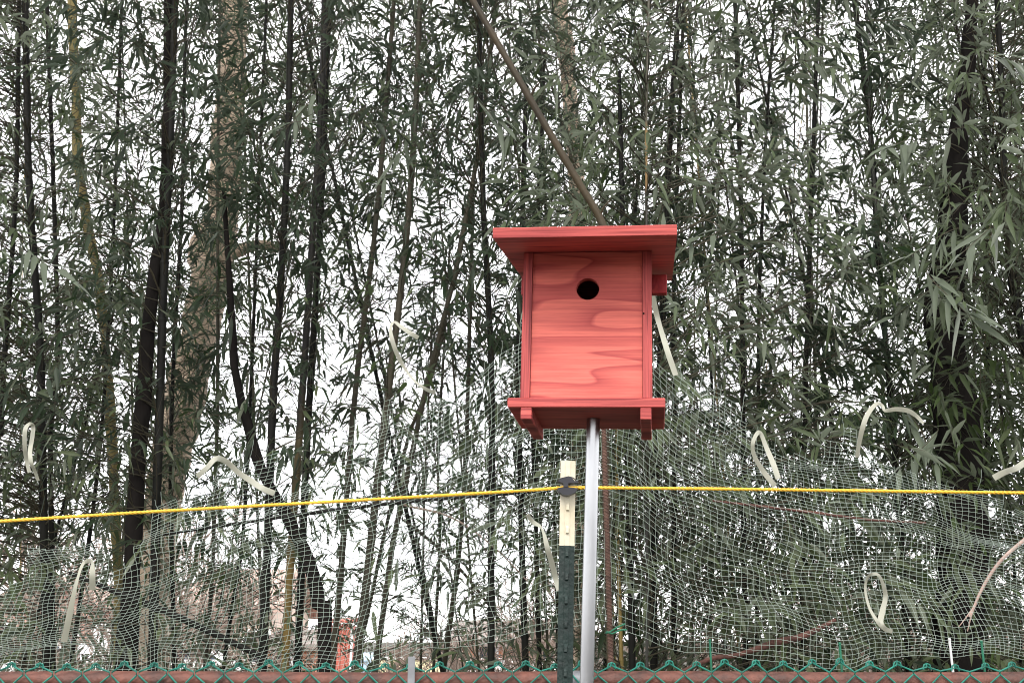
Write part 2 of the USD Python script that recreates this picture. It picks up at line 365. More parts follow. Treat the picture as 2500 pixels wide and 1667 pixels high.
# red shed of upright planks
A = at(795, 1640, 28); B = at(857, 1520, 28); z0 = float(ground_z(0, 28)) - 0.1
sh = thing('red_shed', 'small red shed of upright planks with a white corner board', 'shed', (A[0], 28, z0))
w = B[0] - A[0]; hz = B[2] - z0
npl = 5
for k in range(npl):
    obj('plank', board(k * w / npl + 0.008, (k + 1) * w / npl - 0.008, 0.0, 0.03, 0, hz - 0.02 * (k % 2), 0.006), 'shed_red', sh)
obj('wall', board(0.01, w - 0.01, 0.034, 1.6, 0, hz - 0.05, 0.01), 'shed_red', sh)
obj('roof', prism_x(Polygon([(-0.12, hz), (1.8, hz + 0.12), (1.8, hz + 0.18), (-0.12, hz + 0.06)]), -0.06, w + 0.06), 'shed_red', sh)
obj('corner_board', board(w + 0.002, w + 0.05, -0.02, 0.06, 0, hz - 0.01, 0.006), 'white_paint', sh)
# cream wall with white coping
A = at(902, 1640, 26); B = at(1082, 1603, 26); z0 = float(ground_z(0, 26)) - 0.2
wl = thing('garden_wall', 'low cream wall with white coping right of the pale blue bin', 'wall', (A[0], 26, z0))
obj('wall_body', board(0, B[0] - A[0], 0, 0.2, 0, B[2] - z0 - 0.06, 0.01), 'cream_wall', wl)
obj('coping', board(-0.03, B[0] - A[0] + 0.03, -0.04, 0.24, B[2] - z0 - 0.058, B[2] - z0, 0.01), 'white_paint', wl)
# white base wall before the orange house
A = at(1135, 1640, 33); B = at(1400, 1606, 33); z0 = float(ground_z(0, 33)) - 0.2
wl = thing('garden_wall', 'long white wall in front of the low orange brick house', 'wall', (A[0], 33, z0))
obj('wall_body', board(0, B[0] - A[0], 0, 0.2, 0, B[2] - z0 - 0.05, 0.01), 'white_paint', wl)
obj('coping', board(-0.03, B[0] - A[0] + 0.03, -0.04, 0.24, B[2] - z0 - 0.048, B[2] - z0, 0.01), 'white_paint', wl)
# pale blue bin
A = at(873, 1645, 16); B = at(900, 1592, 16); z0 = float(ground_z(0, 16)); zt = B[2] - z0
bn = thing('wheeled_bin', 'pale blue wheeled bin with sloping lid between two olive canes', 'bin', (A[0], 16, z0)); w = B[0] - A[0]
vb = np.array([(0.02, 0.02, 0.06), (w - 0.02, 0.02, 0.06), (w - 0.02, 0.3, 0.06), (0.02, 0.3, 0.06), (0, 0, zt - 0.12), (w, 0, zt - 0.12), (w, 0.4, zt - 0.06), (0, 0.4, zt - 0.06)])
obj('body', trimesh.convex.convex_hull(vb), 'bin_blue', bn)
obj('lid', prism_x(Polygon([(-0.03, zt - 0.118), (0.43, zt - 0.05), (0.43, zt), (0.1, zt - 0.03), (-0.03, zt - 0.09)]), -0.02, w + 0.02), 'bin_blue', bn)
for x in (0.0, w - 0.05):
    c = trimesh.creation.cylinder(0.08, 0.04, sections=16); c.apply_transform(trimesh.transformations.rotation_matrix(np.pi / 2, [0, 1, 0])); c.apply_translation([x + 0.025, 0.36, 0.08]); obj('wheel', c, 'tyre', bn)


def bare_tree(label, X, Y, H, spread, seed, cat_='tree', mt='bare_twig', r0=0.07, levels=5, group=None, name='bare_tree'):
    g = np.random.default_rng(seed); z0 = float(ground_z(0, Y)) - 0.05
    t = thing(name, label, cat_, (X, Y, z0), group=group)
    trunk, tw = [], []

    def grow(p, d, L, r, lv):
        n = 4; pts = [p]
        for _ in range(n):
            d = d + g.normal(0, 0.11, 3) + np.array([0, 0, 0.03]); d /= np.linalg.norm(d); pts.append(pts[-1] + d * L / n)
        (trunk if lv >= levels - 1 else tw).append(tube(np.array(pts), np.linspace(r, r * 0.6, n + 1), 5 if lv >= levels - 1 else 3, False))
        if lv == 0:
            return
        for _ in range(g.integers(3, 5)):
            k = g.integers(1, n + 1); a = g.uniform(0, 2 * np.pi); e = g.normal(0, 1, 3); e -= d * (e @ d); e /= np.linalg.norm(e)
            nd = d * g.uniform(0.5, 1.0) + e * spread * g.uniform(0.5, 1.0) + np.array([0, 0, 0.15]); nd /= np.linalg.norm(nd)
            grow(pts[k], nd, L * g.uniform(0.55, 0.8), r * 0.62, lv - 1)

    grow(np.zeros(3), np.array([g.normal(0, 0.05), 0, 1.0]), H * 0.4, r0, levels)
    obj('trunk', cat(trunk), mt, t, smooth=True)
    obj('crown', cat(tw), mt, t, smooth=True, kind='stuff')
    return t


for i, (px, Y, H, sp, lab) in enumerate([
        (60, 17, 4.2, 0.8, 'bare winter tree at the left edge behind the bamboo'), (215, 15, 3.6, 0.9, 'bare pinkish brown shrub behind the fork shaped ribbon'),
        (340, 19, 4.6, 0.8, 'bare winter tree behind the thick dark trunk'), (470, 14, 3.3, 0.9, 'bare shrub behind the broken diagonal cane'),
        (600, 17, 3.2, 0.9, 'bare shrub in front of the tan house'), (1150, 12, 2.4, 1.1, 'pale grey bare shrub left of the green post'),
        (1290, 14, 3.0, 0.8, 'bare shrub just left of the green post'), (960, 20, 2.3, 1.0, 'low bare shrub above the cream wall'),
        (1620, 11, 3.0, 0.9, 'bare shrub behind the netting right of the pole'), (1900, 12, 3.2, 0.9, 'bare shrub behind the lower hanging ribbon'), (2420, 11, 3.0, 0.9, 'bare pale shrub at the lower right corner'),
        (130, 12, 2.7, 1.0, 'bare shrub low behind the leftmost dark canes'), (400, 11, 2.6, 1.0, 'bare shrub low between the leaning trunk and the broken cane'), (560, 11, 2.4, 1.1, 'bare shrub low under the level dark cane'),
        (880, 13, 2.2, 1.2, 'bare shrub low behind the pale blue bin'), (1030, 14, 2.3, 1.2, 'bare shrub low behind the grey metal strap'), (1230, 11, 2.7, 1.0, 'bare shrub low behind the dark canes left of the green post'),
        (700, 13, 2.2, 1.1, 'bare shrub low behind the olive yellow cane'), (1500, 10, 2.6, 1.0, 'bare shrub low behind the yellow cane stub'), (2150, 11, 2.8, 1.0, 'bare shrub low behind the thick right trunk')]):
    bare_tree(lab, at(px, 1500, Y)[0], Y, H, sp, 100 + i, 'shrub' if 'shrub' in lab else 'tree', name='bare_shrub' if 'shrub' in lab else 'bare_tree', r0=0.05 if 'shrub' in lab else 0.08)

# ------------------------------------------------------------------ trees standing in the grove


def trunk_tree(name, label, P, Y, W, mt, extra=(), knots=(), seed=0, ext_up=2.0):
    """P: pixels from top to bottom with widths W in pixels"""
    pts = np.array([at(x, y, Y) for x, y in P]); W = np.array(W, float)
    dep = project(pts)[2]; r = W * dep / F_PX / 2
    top = pts[0] + (pts[0] - pts[1]) / np.linalg.norm(pts[0] - pts[1]) * ext_up
    pts = np.vstack([top, pts]); r = np.concatenate([[r[0] * 0.6], r])
    b = pts[-1].copy(); b[2] = float(ground_z(b[0], Y)) - 0.1
    if pts[-1][2] > b[2] + 0.15:
        pts = np.vstack([pts, b]); r = np.append(r, r[-1] * 1.15)
    t = thing(name, label, 'tree', (b[0], Y, 0))
    o = np.array([b[0], Y, 0])
    L = smooth_line(pts, 0.04)
    d = np.concatenate([[0], np.cumsum(np.linalg.norm(np.diff(pts, axis=0), axis=1))]); dl = np.concatenate([[0], np.cumsum(np.linalg.norm(np.diff(L, axis=0), axis=1))]); dl *= d[-1] / dl[-1]
    v, f = tube(L - o, np.interp(dl, d, r), 18)
    n = meshkit.fbm(v * [16, 16, 5], 3, seed) - 0.5
    c = v.copy(); ax = np.repeat(L - o, 18, axis=0); ax = np.vstack([ax, (L - o)[:1], (L - o)[-1:]])
    v = v + (v - ax) * n[:, None] * 0.8
    obj('trunk', (v, f), mt, t, smooth=True)
    for Q, w in extra:
        q = np.array([at(x, y, Y + dy) for x, y, dy in Q]) - o
        qq = smooth_line(q, 0.04); rr = np.interp(np.linspace(0, 1, len(qq)), np.linspace(0, 1, len(w)), np.array(w) * Y / F_PX / 2)
        v, f = tube(qq, rr, 10); v = v + (meshkit.fbm(v * 14, 2, seed + 5) - 0.5)[:, None] * 0.02
        obj('limb', (v, f), mt, t, smooth=True)
    for (x, y, w) in knots:
        k = trimesh.creation.icosphere(2, 1.0); c = at(x, y, Y - 0.11) - o; k.apply_scale([w * Y / F_PX / 2, 0.05, w * Y / F_PX / 2 * 0.9]); k.apply_translation(c)
        obj('knot_hole', k, 'bark_dark', t, smooth=True)
    return t


trunk_tree('beige_tree', 'beige barked tree with a dark knot hole and a short side limb', S([(540, 0), (528, 250), (515, 450), (490, 560), (480, 640), (455, 780), (425, 900), (375, 1150), (335, 1560)]), 7.2, [62, 70, 78, 104, 84, 90, 94, 88, 90], 'bark_beige',
           extra=[([(x * 1.063, y * 1.063, dy) for x, y, dy in ((500, 600, 0), (550, 575, -0.02), (600, 562, 0.05), (640, 575, 0.1))], [40, 34, 26, 20])], knots=[(524, 592, 34)], seed=3)
trunk_tree('beige_tree', 'slim beige trunk showing through the leaves at the top centre', S([(1285, 0), (1300, 130), (1312, 260), (1325, 480), (1330, 900), (1340, 1560)]), 7.8, [42, 40, 38, 40, 44, 48], 'bark_beige', seed=5)
trunk_tree('mossy_tree', 'thin mossy yellow olive trunk at the upper left', S([(165, 0), (168, 54), (174, 250), (181, 380), (206, 542), (228, 650), (250, 900), (265, 1200), (270, 1560)]), 5.6, [20, 21, 22, 24, 24, 22, 22, 24, 26], 'bark_moss', seed=7)
trunk_tree('dark_tree', 'thick dark trunk half hidden by leaves at the right', S([(2235, 0), (2215, 200), (2200, 340), (2185, 560), (2165, 700), (2180, 850), (2200, 1000), (2212, 1250), (2210, 1560)]), 3.85, [28, 38, 52, 74, 92, 98, 106, 112, 118], 'bark_dark', seed=9)
trunk_tree('dark_tree', 'thick leaning dark trunk at the lower left behind the netting', S([(385, 0), (382, 300), (370, 520), (352, 640), (342, 740), (330, 900), (316, 1100), (302, 1300), (288, 1510)]), 3.7, [18, 20, 24, 28, 32, 36, 40, 46, 54], 'bark_dark', seed=11)
trunk_tree('dark_tree', 'curved dark trunk bending through the bright gap left of centre', S([(533, 740), (540, 850), (562, 950), (602, 1080), (664, 1195), (706, 1280), (733, 1390), (745, 1510)]), 3.7, [16, 20, 24, 27, 28, 29, 31, 34], 'bark_dark', seed=13, ext_up=0.5)

# ------------------------------------------------------------------ bamboo canes
CANES = []


class Cane:
    pass


def cane(label, P, Y, w, mt='cane_dark', top_ext=1.6, group=None, dy=0.0, leafy=True, seed=0):
    """P: pixels from bottom to top, w: width in pixels at the bottom and the top"""
    g = np.random.default_rng(seed)
    n = len(P)
    pts = np.array([at(x, y, Y + dy * i / (n - 1)) for i, (x, y) in enumerate(P)])
    if P[0][1] > 1300:
        b = pts[0] - (pts[1] - pts[0]) / (pts[1][2] - pts[0][2]) * (pts[0][2] - float(ground_z(pts[0][0], Y)) + 0.05)
        pts = np.vstack([b, pts])
    if top_ext:
        d = pts[-1] - pts[-2]; d /= np.linalg.norm(d)
        pts = np.vstack([pts, pts[-1] + d * top_ext])
    return make_cane(label, pts, w[0] * Y / F_PX / 2, w[1] * Y / F_PX / 2, mt, group, leafy, seed)


def make_cane(label, pts, r0, r1, mt, group=None, leafy=True, seed=0, name='bamboo_cane'):
    c = Cane(); g = np.random.default_rng(seed + 1000)
    base = pts[0].copy()
    c.thing = thing(name, label, 'bamboo', base, group=group); c.o = base
    L = smooth_line(pts, 0.05); s = np.concatenate([[0], np.cumsum(np.linalg.norm(np.diff(L, axis=0), axis=1))])
    node = g.uniform(0.2, 0.3); q = []
    k = g.uniform(0, node); c.nodes = []
    while k < s[-1]:
        q += [(k - 0.012, 1.0), (k - 0.003, 1.16), (k + 0.003, 1.16), (k + 0.012, 0.94)]; c.nodes.append(k); k += node * g.uniform(0.85, 1.15)
    q = [(0, 1.0)] + [a for a in q if 0.01 < a[0] < s[-1] - 0.01] + [(s[-1], 0.9)]
    ss = np.array([a[0] for a in q]); rr = np.array([a[1] for a in q]) * np.interp(ss / s[-1], [0, 1], [r0, r1])
    pp = np.stack([np.interp(ss, s, L[:, i]) for i in range(3)], 1)
    obj('culm', tube(pp - base, rr, 8), mt, c.thing, smooth=True)
    c.L, c.s, c.r0 = L, s, r0; c.leafy = leafy; c.leaves = []; c.twigs = []
    c.z = L[:, 2]
    if leafy:
        CANES.append(c)
    return c


def axis_at(c, z):
    return np.array([np.interp(z, c.z, c.L[:, 0]), np.interp(z, c.z, c.L[:, 1]), z])


NAMED = [
    ('dark upright cane with several black nodes nearest the left edge', S([(108, 1540), (98, 1100), (92, 800), (66, 400), (58, 0)]), 3.9, (24, 17), 'cane_dark'),
    ('dark cane crossing close behind the leftmost tall dark cane', S([(122, 1545), (118, 1200), (116, 900), (133, 846), (125, 488), (111, 108), (108, 0)]), 4.4, (15, 10), 'cane_dark'),
    ('thin dark cane at the very left edge', S([(2, 1000), (8, 860), (24, 640), (38, 400), (44, 0)]), 4.0, (14, 10), 'cane_dark'),
    ('straight black cane right of the thick leaning trunk', S([(350, 1535), (358, 1200), (368, 900), (376, 640), (390, 350), (402, 0)]), 3.7, (28, 16), 'cane_dark'),
    ('slim cane just right of the beige knot hole trunk', S([(400, 1500), (392, 1100), (400, 800), (418, 480), (425, 100), (430, 0)]), 4.8, (13, 8), 'cane_dark'),
    ('dark cane right of the curved trunk foot with olive leaves', S([(604, 1505), (618, 1150), (628, 900), (648, 600), (662, 300), (668, 0)]), 3.8, (25, 14), 'cane_dark'),
    ('olive yellow cane with a bent dry sheath near its foot', S([(655, 1515), (668, 1270), (684, 1050), (704, 760), (722, 480), (740, 200), (745, 0)]), 4.0, (22, 15), 'cane_yellow_foot'),
    ('black cane leaning beside the olive yellow cane', S([(684, 1500), (694, 1280), (706, 1000), (728, 640), (742, 380), (752, 100), (757, 0)]), 4.1, (20, 15), 'cane_dark'),
    ('brown olive cane left of the red shed', S([(766, 1500), (784, 1300), (802, 1060), (822, 840), (856, 580), (884, 280), (905, 0)]), 4.2, (18, 11), 'cane_mid'),
    ('dark olive cane rising right of the red shed', S([(822, 1500), (846, 1300), (868, 1100), (898, 850), (930, 580), (952, 300), (965, 0)]), 4.0, (24, 12), 'cane_mid'),
    ('leaning cane right of the pale blue bin', S([(874, 1450), (900, 1260), (936, 1090), (988, 850), (1052, 600), (1105, 300), (1140, 0)]), 4.3, (16, 10), 'cane_mid'),
    ('slender cane forking right from the dark olive cane', S([(846, 1400), (880, 1240), (910, 1110), (945, 980), (1003, 830), (1040, 640)]), 4.6, (13, 7), 'cane_mid'),
    ('dark upright cane left of the red box', S([(1128, 1490), (1128, 1250), (1130, 1000), (1126, 760), (1112, 520), (1104, 250), (1100, 0)]), 3.9, (20, 12), 'cane_dark'),
    ('pale grey cane in the bright gap left of the green post', S([(1025, 1490), (1048, 1330), (1062, 1180), (1072, 1000), (1080, 700)]), 5.2, (17, 9), 'cane_mid'),
    ('thin pale cane leaning beside the grey cane', S([(1000, 1450), (1010, 1250), (1006, 1050), (1020, 800)]), 5.6, (9, 6), 'cane_mid'),
    ('thin upright cane in the bright gap above the cream wall', S([(968, 1450), (972, 1280), (976, 1080), (990, 800)]), 5.0, (8, 5), 'cane_mid'),
    ('dark cane immediately left of the green post', S([(1206, 1490), (1200, 1300), (1196, 1120), (1190, 850), (1200, 500)]), 4.2, (20, 12), 'cane_dark'),
    ('slim dark cane between the green post and its left neighbour', S([(1238, 1490), (1232, 1280), (1228, 1100), (1222, 850), (1240, 400)]), 4.5, (14, 9), 'cane_dark'),
    ('dark red brown cane right of the rusty bar', S([(1452, 1545), (1450, 1380), (1444, 1150), (1440, 900), (1430, 500)]), 3.8, (22, 12), 'cane_dark'),
    ('short yellow cane right of the rusty bar', S([(1428, 1548), (1424, 1400), (1418, 1250), (1416, 1000)]), 3.9, (13, 8), 'cane_yellow'),
    ('black cane beside the yellow cane at the lower right', S([(1502, 1548), (1500, 1330), (1506, 1050), (1520, 760), (1540, 300), (1560, 0)]), 4.0, (24, 11), 'cane_dark'),
    ('dark upright cane behind the netting below the red box corner', S([(1548, 1548), (1548, 1300), (1550, 1000), (1546, 700), (1560, 300)]), 4.3, (18, 9), 'cane_dark'),
    ('reddish cane upright right of the red box', S([(1712, 1500), (1708, 1200), (1706, 900), (1704, 650), (1700, 400), (1688, 0)]), 4.1, (16, 10), 'cane_dark'),
    ('slim dark cane right of the reddish cane', S([(1738, 1500), (1740, 1200), (1742, 900), (1745, 650), (1760, 300), (1780, 0)]), 4.6, (12, 7), 'cane_dark'),
    ('dark cane standing behind the looped ribbon above the rope', S([(1842, 1500), (1846, 1200), (1850, 900), (1862, 500), (1880, 0)]), 4.3, (16, 9), 'cane_dark'),
    ('leaning dark cane left of the thick right trunk', S([(2085, 1500), (2060, 1100), (2040, 850), (2015, 560), (2000, 300), (1962, 0)]), 4.2, (18, 13), 'cane_dark'),
    ('dark cane leaning at the right edge', S([(2420, 1100), (2352, 800), (2325, 660), (2308, 450), (2300, 200), (2290, 0)]), 3.9, (20, 13), 'cane_dark'),
    ('dark cane right of the thick right trunk', S([(2262, 1500), (2262, 1200), (2270, 900), (2266, 560), (2262, 300), (2256, 0)]), 4.9, (16, 11), 'cane_dark'),
    ('thin straw coloured cane rising above the right end of the red roof', S([(1486, 1400), (1486, 900), (1485, 515), (1484, 270), (1490, 0)]), 3.6, (8, 7), 'cane_straw_joint'),
    ('short straw coloured cane stub at the upper right', S([(2016, 560), (2008, 420), (2000, 330), (1996, 200)]), 4.15, (10, 7), 'cane_straw_joint'),
    ('slim dark cane at the lower left between two ribbons', S([(160, 1540), (196, 1300), (222, 1100), (240, 900), (262, 500), (280, 0)]), 5.0, (12, 8), 'cane_dark'),
    ('slanting thin cane left of the thick leaning trunk', S([(60, 1500), (92, 1390), (130, 1220), (186, 1010), (240, 800)]), 4.7, (10, 6), 'cane_dark'),
    ('thin dark cane behind the tan house gap', S([(512, 1540), (532, 1400), (556, 1260), (566, 1100), (580, 800), (600, 300), (612, 0)]), 4.9, (11, 7), 'cane_dark'),
    ('green stemmed cane below the yellow rope left of centre', S([(470, 1540), (486, 1350), (492, 1180), (500, 900), (500, 400), (505, 0)]), 5.2, (12, 7), 'cane_mid'),
]
for i, (lab, P, Y, w, mt) in enumerate(NAMED):
    cane(lab, P, Y, w, mt, seed=i, top_ext=0.6 if P[-1][1] > 150 else 1.6)

g = np.random.default_rng(21)
GROUPS = {'left': 'slender bamboo cane deep in the grove at the left side', 'middle': 'slender bamboo cane deep in the grove behind the red box', 'right': 'slender bamboo cane deep in the grove at the right side'}
made = 0
for i in range(400):
    Y = g.uniform(4.6, 8.5); X = g.uniform(-0.62, 0.62) * Y * 1.05
    px = 1250 + X / Y * F_PX
    if 500 < px < 1180 and g.uniform() < 0.93:
        continue
    side = 'left' if px < 900 else ('middle' if px < 1650 else 'right')
    if side == 'left' and g.uniform() < 0.45:
        continue
    H = g.uniform(5.0, 7.5) + 0.25 * Y; lean = g.normal(0, 0.13, 2); bend = g.normal(0, 0.25, 2)
    t = np.linspace(0, 1, 8)[:, None]
    pts = np.array([X, Y, float(ground_z(X, Y)) - 0.05]) + t * np.array([lean[0] * H, lean[1] * H * 0.6, H]) + np.hstack([t ** 2 * bend[0], t ** 2 * bend[1], 0 * t])
    r = g.uniform(0.005, 0.012)
    make_cane(GROUPS[side], pts, r, r * 0.45, g.choice(['cane_dark', 'cane_dark', 'cane_mid', 'cane_mid', 'cane_yellow'], p=[0.35, 0.2, 0.2, 0.15, 0.1]), group='slender canes deep in the grove at the ' + {'left': 'left', 'middle': 'middle', 'right': 'right'}[side], seed=500 + i)
    made += 1
    if made >= 64:
        break

# ------------------------------------------------------------------ leaves: how much of the sky each part of the grove hides, row by row
COVER = np.array([
    [.60, .56, .66, .72, .70, .64, .70, .66, .62, .58, .70, .78],
    [.54, .56, .72, .82, .80, .76, .76, .74, .64, .58, .70, .80],
    [.54, .68, .74, .72, .60, .70, .84, .82, .74, .64, .76, .82],
    [.66, .74, .62, .48, .44, .58, .80, .80, .72, .72, .80, .82],
    [.72, .74, .50, .38, .42, .64, .84, .84, .76, .78, .84, .84],
    [.74, .68, .58, .40, .36, .66, .84, .86, .86, .86, .86, .84],
    [.58, .52, .46, .30, .22, .40, .64, .84, .86, .86, .84, .82],
    [.38, .36, .40, .24, .18, .26, .42, .66, .74, .76, .76, .74]])
CELL = 104.0
NCX, NCY, MX, MY = 34, 24, 5, 5           # cells, with five more beyond each edge of the picture
cx = (np.arange(NCX) - MX + 0.5) * CELL; cy = (np.arange(NCY) - MY + 0.5) * CELL
ci = np.clip(cx / 208.4 - 0.5, 0, 11); ri = np.clip(cy / 208.4 - 0.5, 0, 7)
from scipy.ndimage import map_coordinates
cov = map_coordinates(COVER, np.meshgrid(ri, ci, indexing='ij'), order=1, mode='nearest')
nz = meshkit.noise(np.stack(np.meshgrid(np.arange(NCX) * 0.9, np.arange(NCY) * 0.9, [0.5], indexing='xy'), -1)[:, :, 0, :], 4)
TAU = -np.log(1 - np.clip(cov, 0.1, 0.975)) * (0.62 + 0.76 * nz) * 1.32
have = np.zeros_like(TAU)
ALLZ = [(c, c.L[0][2], c.L[-1][2]) for c in CANES]
gl = np.random.default_rng(99)


def leaf_mesh(base, d, nrm, L, W, droop):
    """many leaves at once: base (n,3), direction d, blade normal nrm, length, width, droop -> vertices, faces (each leaf 8 vertices, 8 triangles)"""
    n = len(base); d = d / np.linalg.norm(d, axis=1, keepdims=True)
    s = np.cross(d, nrm); s /= np.maximum(np.linalg.norm(s, axis=1, keepdims=True), 1e-9); nn = np.cross(s, d)
    down = np.array([0, 0, -1.0])
    L_, W_, D_ = L[:, None], W[:, None], droop[:, None]

    def st(t):
        return base + d * L_ * t + down * D_ * L_ * t * t
    fold = 0.18
    v = np.stack([st(0), st(0.28) + s * W_ * 0.5 + nn * W_ * fold, st(0.3), st(0.28) - s * W_ * 0.5 + nn * W_ * fold,
                  st(0.66) + s * W_ * 0.36 + nn * W_ * fold * 0.7, st(0.68), st(0.66) - s * W_ * 0.36 + nn * W_ * fold * 0.7, st(1.0)], 1)
    f = np.array([[0, 1, 2], [0, 2, 3], [1, 4, 5], [1, 5, 2], [2, 5, 6], [2, 6, 3], [4, 7, 5], [5, 7, 6]])
    return v.reshape(-1, 3), (f[None] + np.arange(n)[:, None, None] * 8).reshape(-1, 3)


def spray_leaves(p0, d0, g, n_let=3, size=1.0):
    """branchlets round the branch tip p0: twig polylines and leaves"""
    tw, B, D, N, Ls, Ws, Dr = [], [], [], [], [], [], []
    for _ in range(n_let):
        d = d0 + g.normal(0, 0.55, 3); d /= np.linalg.norm(d)
        l = g.uniform(0.10, 0.24) * size
        st = p0 - d0 * g.uniform(0, 0.12)
        t = np.linspace(0, 1, 4)[:, None]
        line = st + d * l * t + np.array([0, 0, -0.35]) * l * t ** 2
        tw.append(line)
        k = g.integers(5, 9)
        for j in range(k):
            u = 0.25 + 0.75 * (j + 0.5) / k if j < k - 1 else 1.0
            b = np.array([np.interp(u, t[:, 0], line[:, a]) for a in range(3)])
            side = g.normal(0, 1, 3); side -= d * (side @ d); side /= np.linalg.norm(side)
            dd = d * g.uniform(0.3, 1.0) + side * g.uniform(0.3, 0.9) + np.array([0, 0, -g.uniform(-0.25, 0.85)])
            nn = np.array([0, 0, 1.0]) + g.normal(0, 0.6, 3)
            B.append(b); D.append(dd); N.append(nn)
            q = g.uniform(0.6, 1.15) * size
            Ls.append(0.078 * q); Ws.append(0.0142 * q * g.uniform(0.8, 1.15)); Dr.append(g.uniform(0.0, 0.6))
    return tw, np.array(B), np.array(D), np.array(N), np.array(Ls), np.array(Ws), np.array(Dr)


def nearest_cane(p, reach):
    best, bc = reach, None
    for c, za, zb in ALLZ:
        z = p[2] - 0.12
        if za + 0.3 < z < zb - 0.02:
            a = axis_at(c, z); dd = math.hypot(a[0] - p[0], a[1] - p[1])
            if dd < best:
                best, bc = dd, c
    return bc


tries = 0
while tries < 80000:
    tries += 1
    need = np.clip(TAU - have, 0, None)
    if tries % 40 == 1:
        pr = (need ** 1.5).ravel(); tot = need.sum()
        if tot < 4:
            break
        pr /= pr.sum(); picks = gl.choice(pr.size, 40, p=pr)
    k = picks[(tries - 1) % 40]; r, c_ = divmod(k, NCX)
    if need[r, c_] < 0.05:
        continue
    px, py = cx[c_] + gl.uniform(-0.5, 0.5) * CELL, cy[r] + gl.uniform(-0.5, 0.5) * CELL
    right = np.clip((px - 1300) / 700, 0, 1)
    Y = 3.25 + (gl.beta(1.3, 1.6) * 4.8) * (1.0 - 0.25 * right)
    p = at(px, py, Y)
    if p[2] < 0.5 or p[2] > 8.6 or Y < 3.15:
        continue
    c = nearest_cane(p, 0.75)
    if c is None:
        continue
    a = axis_at(c, p[2] - gl.uniform(0.03, 0.22))
    d0 = p - a; ln = np.linalg.norm(d0); d0 = d0 / ln
    size = gl.uniform(0.8, 1.15) * (1.0 + 0.12 * right)
    tw, B, D, N, Ls, Ws, Dr = spray_leaves(p, d0, gl, gl.integers(2, 5), size)
    if (B[:, 1] < 3.08).any():
        continue
    x_, y_, z_ = project(B + D / np.linalg.norm(D, axis=1, keepdims=True) * Ls[:, None] * 0.5)
    ix = np.floor(x_ / CELL).astype(int) + MX; iy = np.floor(y_ / CELL).astype(int) + MY
    ok = (ix >= 0) & (ix < NCX) & (iy >= 0) & (iy < NCY)
    np.add.at(have, (iy[ok], ix[ok]), (0.62 * Ls * Ws * 0.5 * (F_PX / z_) ** 2)[ok] / CELL ** 2)
    mid = (a + p) / 2 + gl.normal(0, 0.02, 3)
    c.twigs.append((smooth_line([a, mid, p], 0.08), 0.0028, 0.0014))
    for line in tw:
        c.twigs.append((line, 0.0012, 0.0007))
    c.leaves.append((B, D, N, Ls, Ws, Dr))
nleaf = 0
for k, c in enumerate(CANES):
    gg = np.random.default_rng(3000 + k)
    for s_ in c.nodes:                                          # bare side twigs at the nodes
        a = np.array([np.interp(s_, c.s, c.L[:, i]) for i in range(3)])
        if a[2] < 1.1 or a[2] > 6.5:
            continue
        for _ in range(gg.integers(1, 4)):
            th = gg.uniform(0, 2 * np.pi); up_ = gg.uniform(0.25, 1.2); d = np.array([math.cos(th), math.sin(th) * 0.7, up_]); d /= np.linalg.norm(d)
            l = gg.uniform(0.15, 0.5); e = a + d * l
            if e[1] < 3.05:
                continue
            q = np.array([a, a + d * l * 0.5 + gg.normal(0, 0.015, 3), e + np.array([0, 0, -0.25 * l * l])])
            c.twigs.append((smooth_line(q, 0.12), 0.0022, 0.0009))
            for _ in range(2):
                b = q[1] + (q[2] - q[1]) * gg.uniform(0, 0.8); dd = d + gg.normal(0, 0.6, 3); dd /= np.linalg.norm(dd)
                if (b + dd * 0.2)[1] > 3.05:
                    c.twigs.append((np.array([b, b + dd * gg.uniform(0.08, 0.22)]), 0.0010, 0.0006))
    if c.twigs:
        obj('branchwork', cat([tube(l - c.o, np.linspace(r0, r1, len(l)), 3, False) for l, r0, r1 in c.twigs]), 'cane_mid', c.thing, smooth=True, kind='stuff')
    if c.leaves:
        B, D, N, Ls, Ws, Dr = (np.concatenate([l[i] for l in c.leaves]) for i in range(6))
        nleaf += len(B)
        lw = gg.uniform(0, 1, len(B)) < np.clip((2.5 - B[:, 2]) / 1.1, 0.04, 0.75)
        xr = float(np.clip((B[:, 0].mean() / B[:, 1].mean() * F_PX - 100) / 700, 0, 1))
        ml = gg.choice(['leaf_green', 'leaf_deep', 'leaf_grey'], p=[0.36, 0.46 * (1 - 0.55 * xr), 0.64 - 0.46 * (1 - 0.55 * xr)])
        for sel, m_ in ((~lw, ml), (lw, 'leaf_low')):
            if sel.any():
                obj('foliage', leaf_mesh(B[sel] - c.o, D[sel], N[sel], Ls[sel], Ws[sel], Dr[sel]), m_, c.thing, smooth=True, kind='stuff')

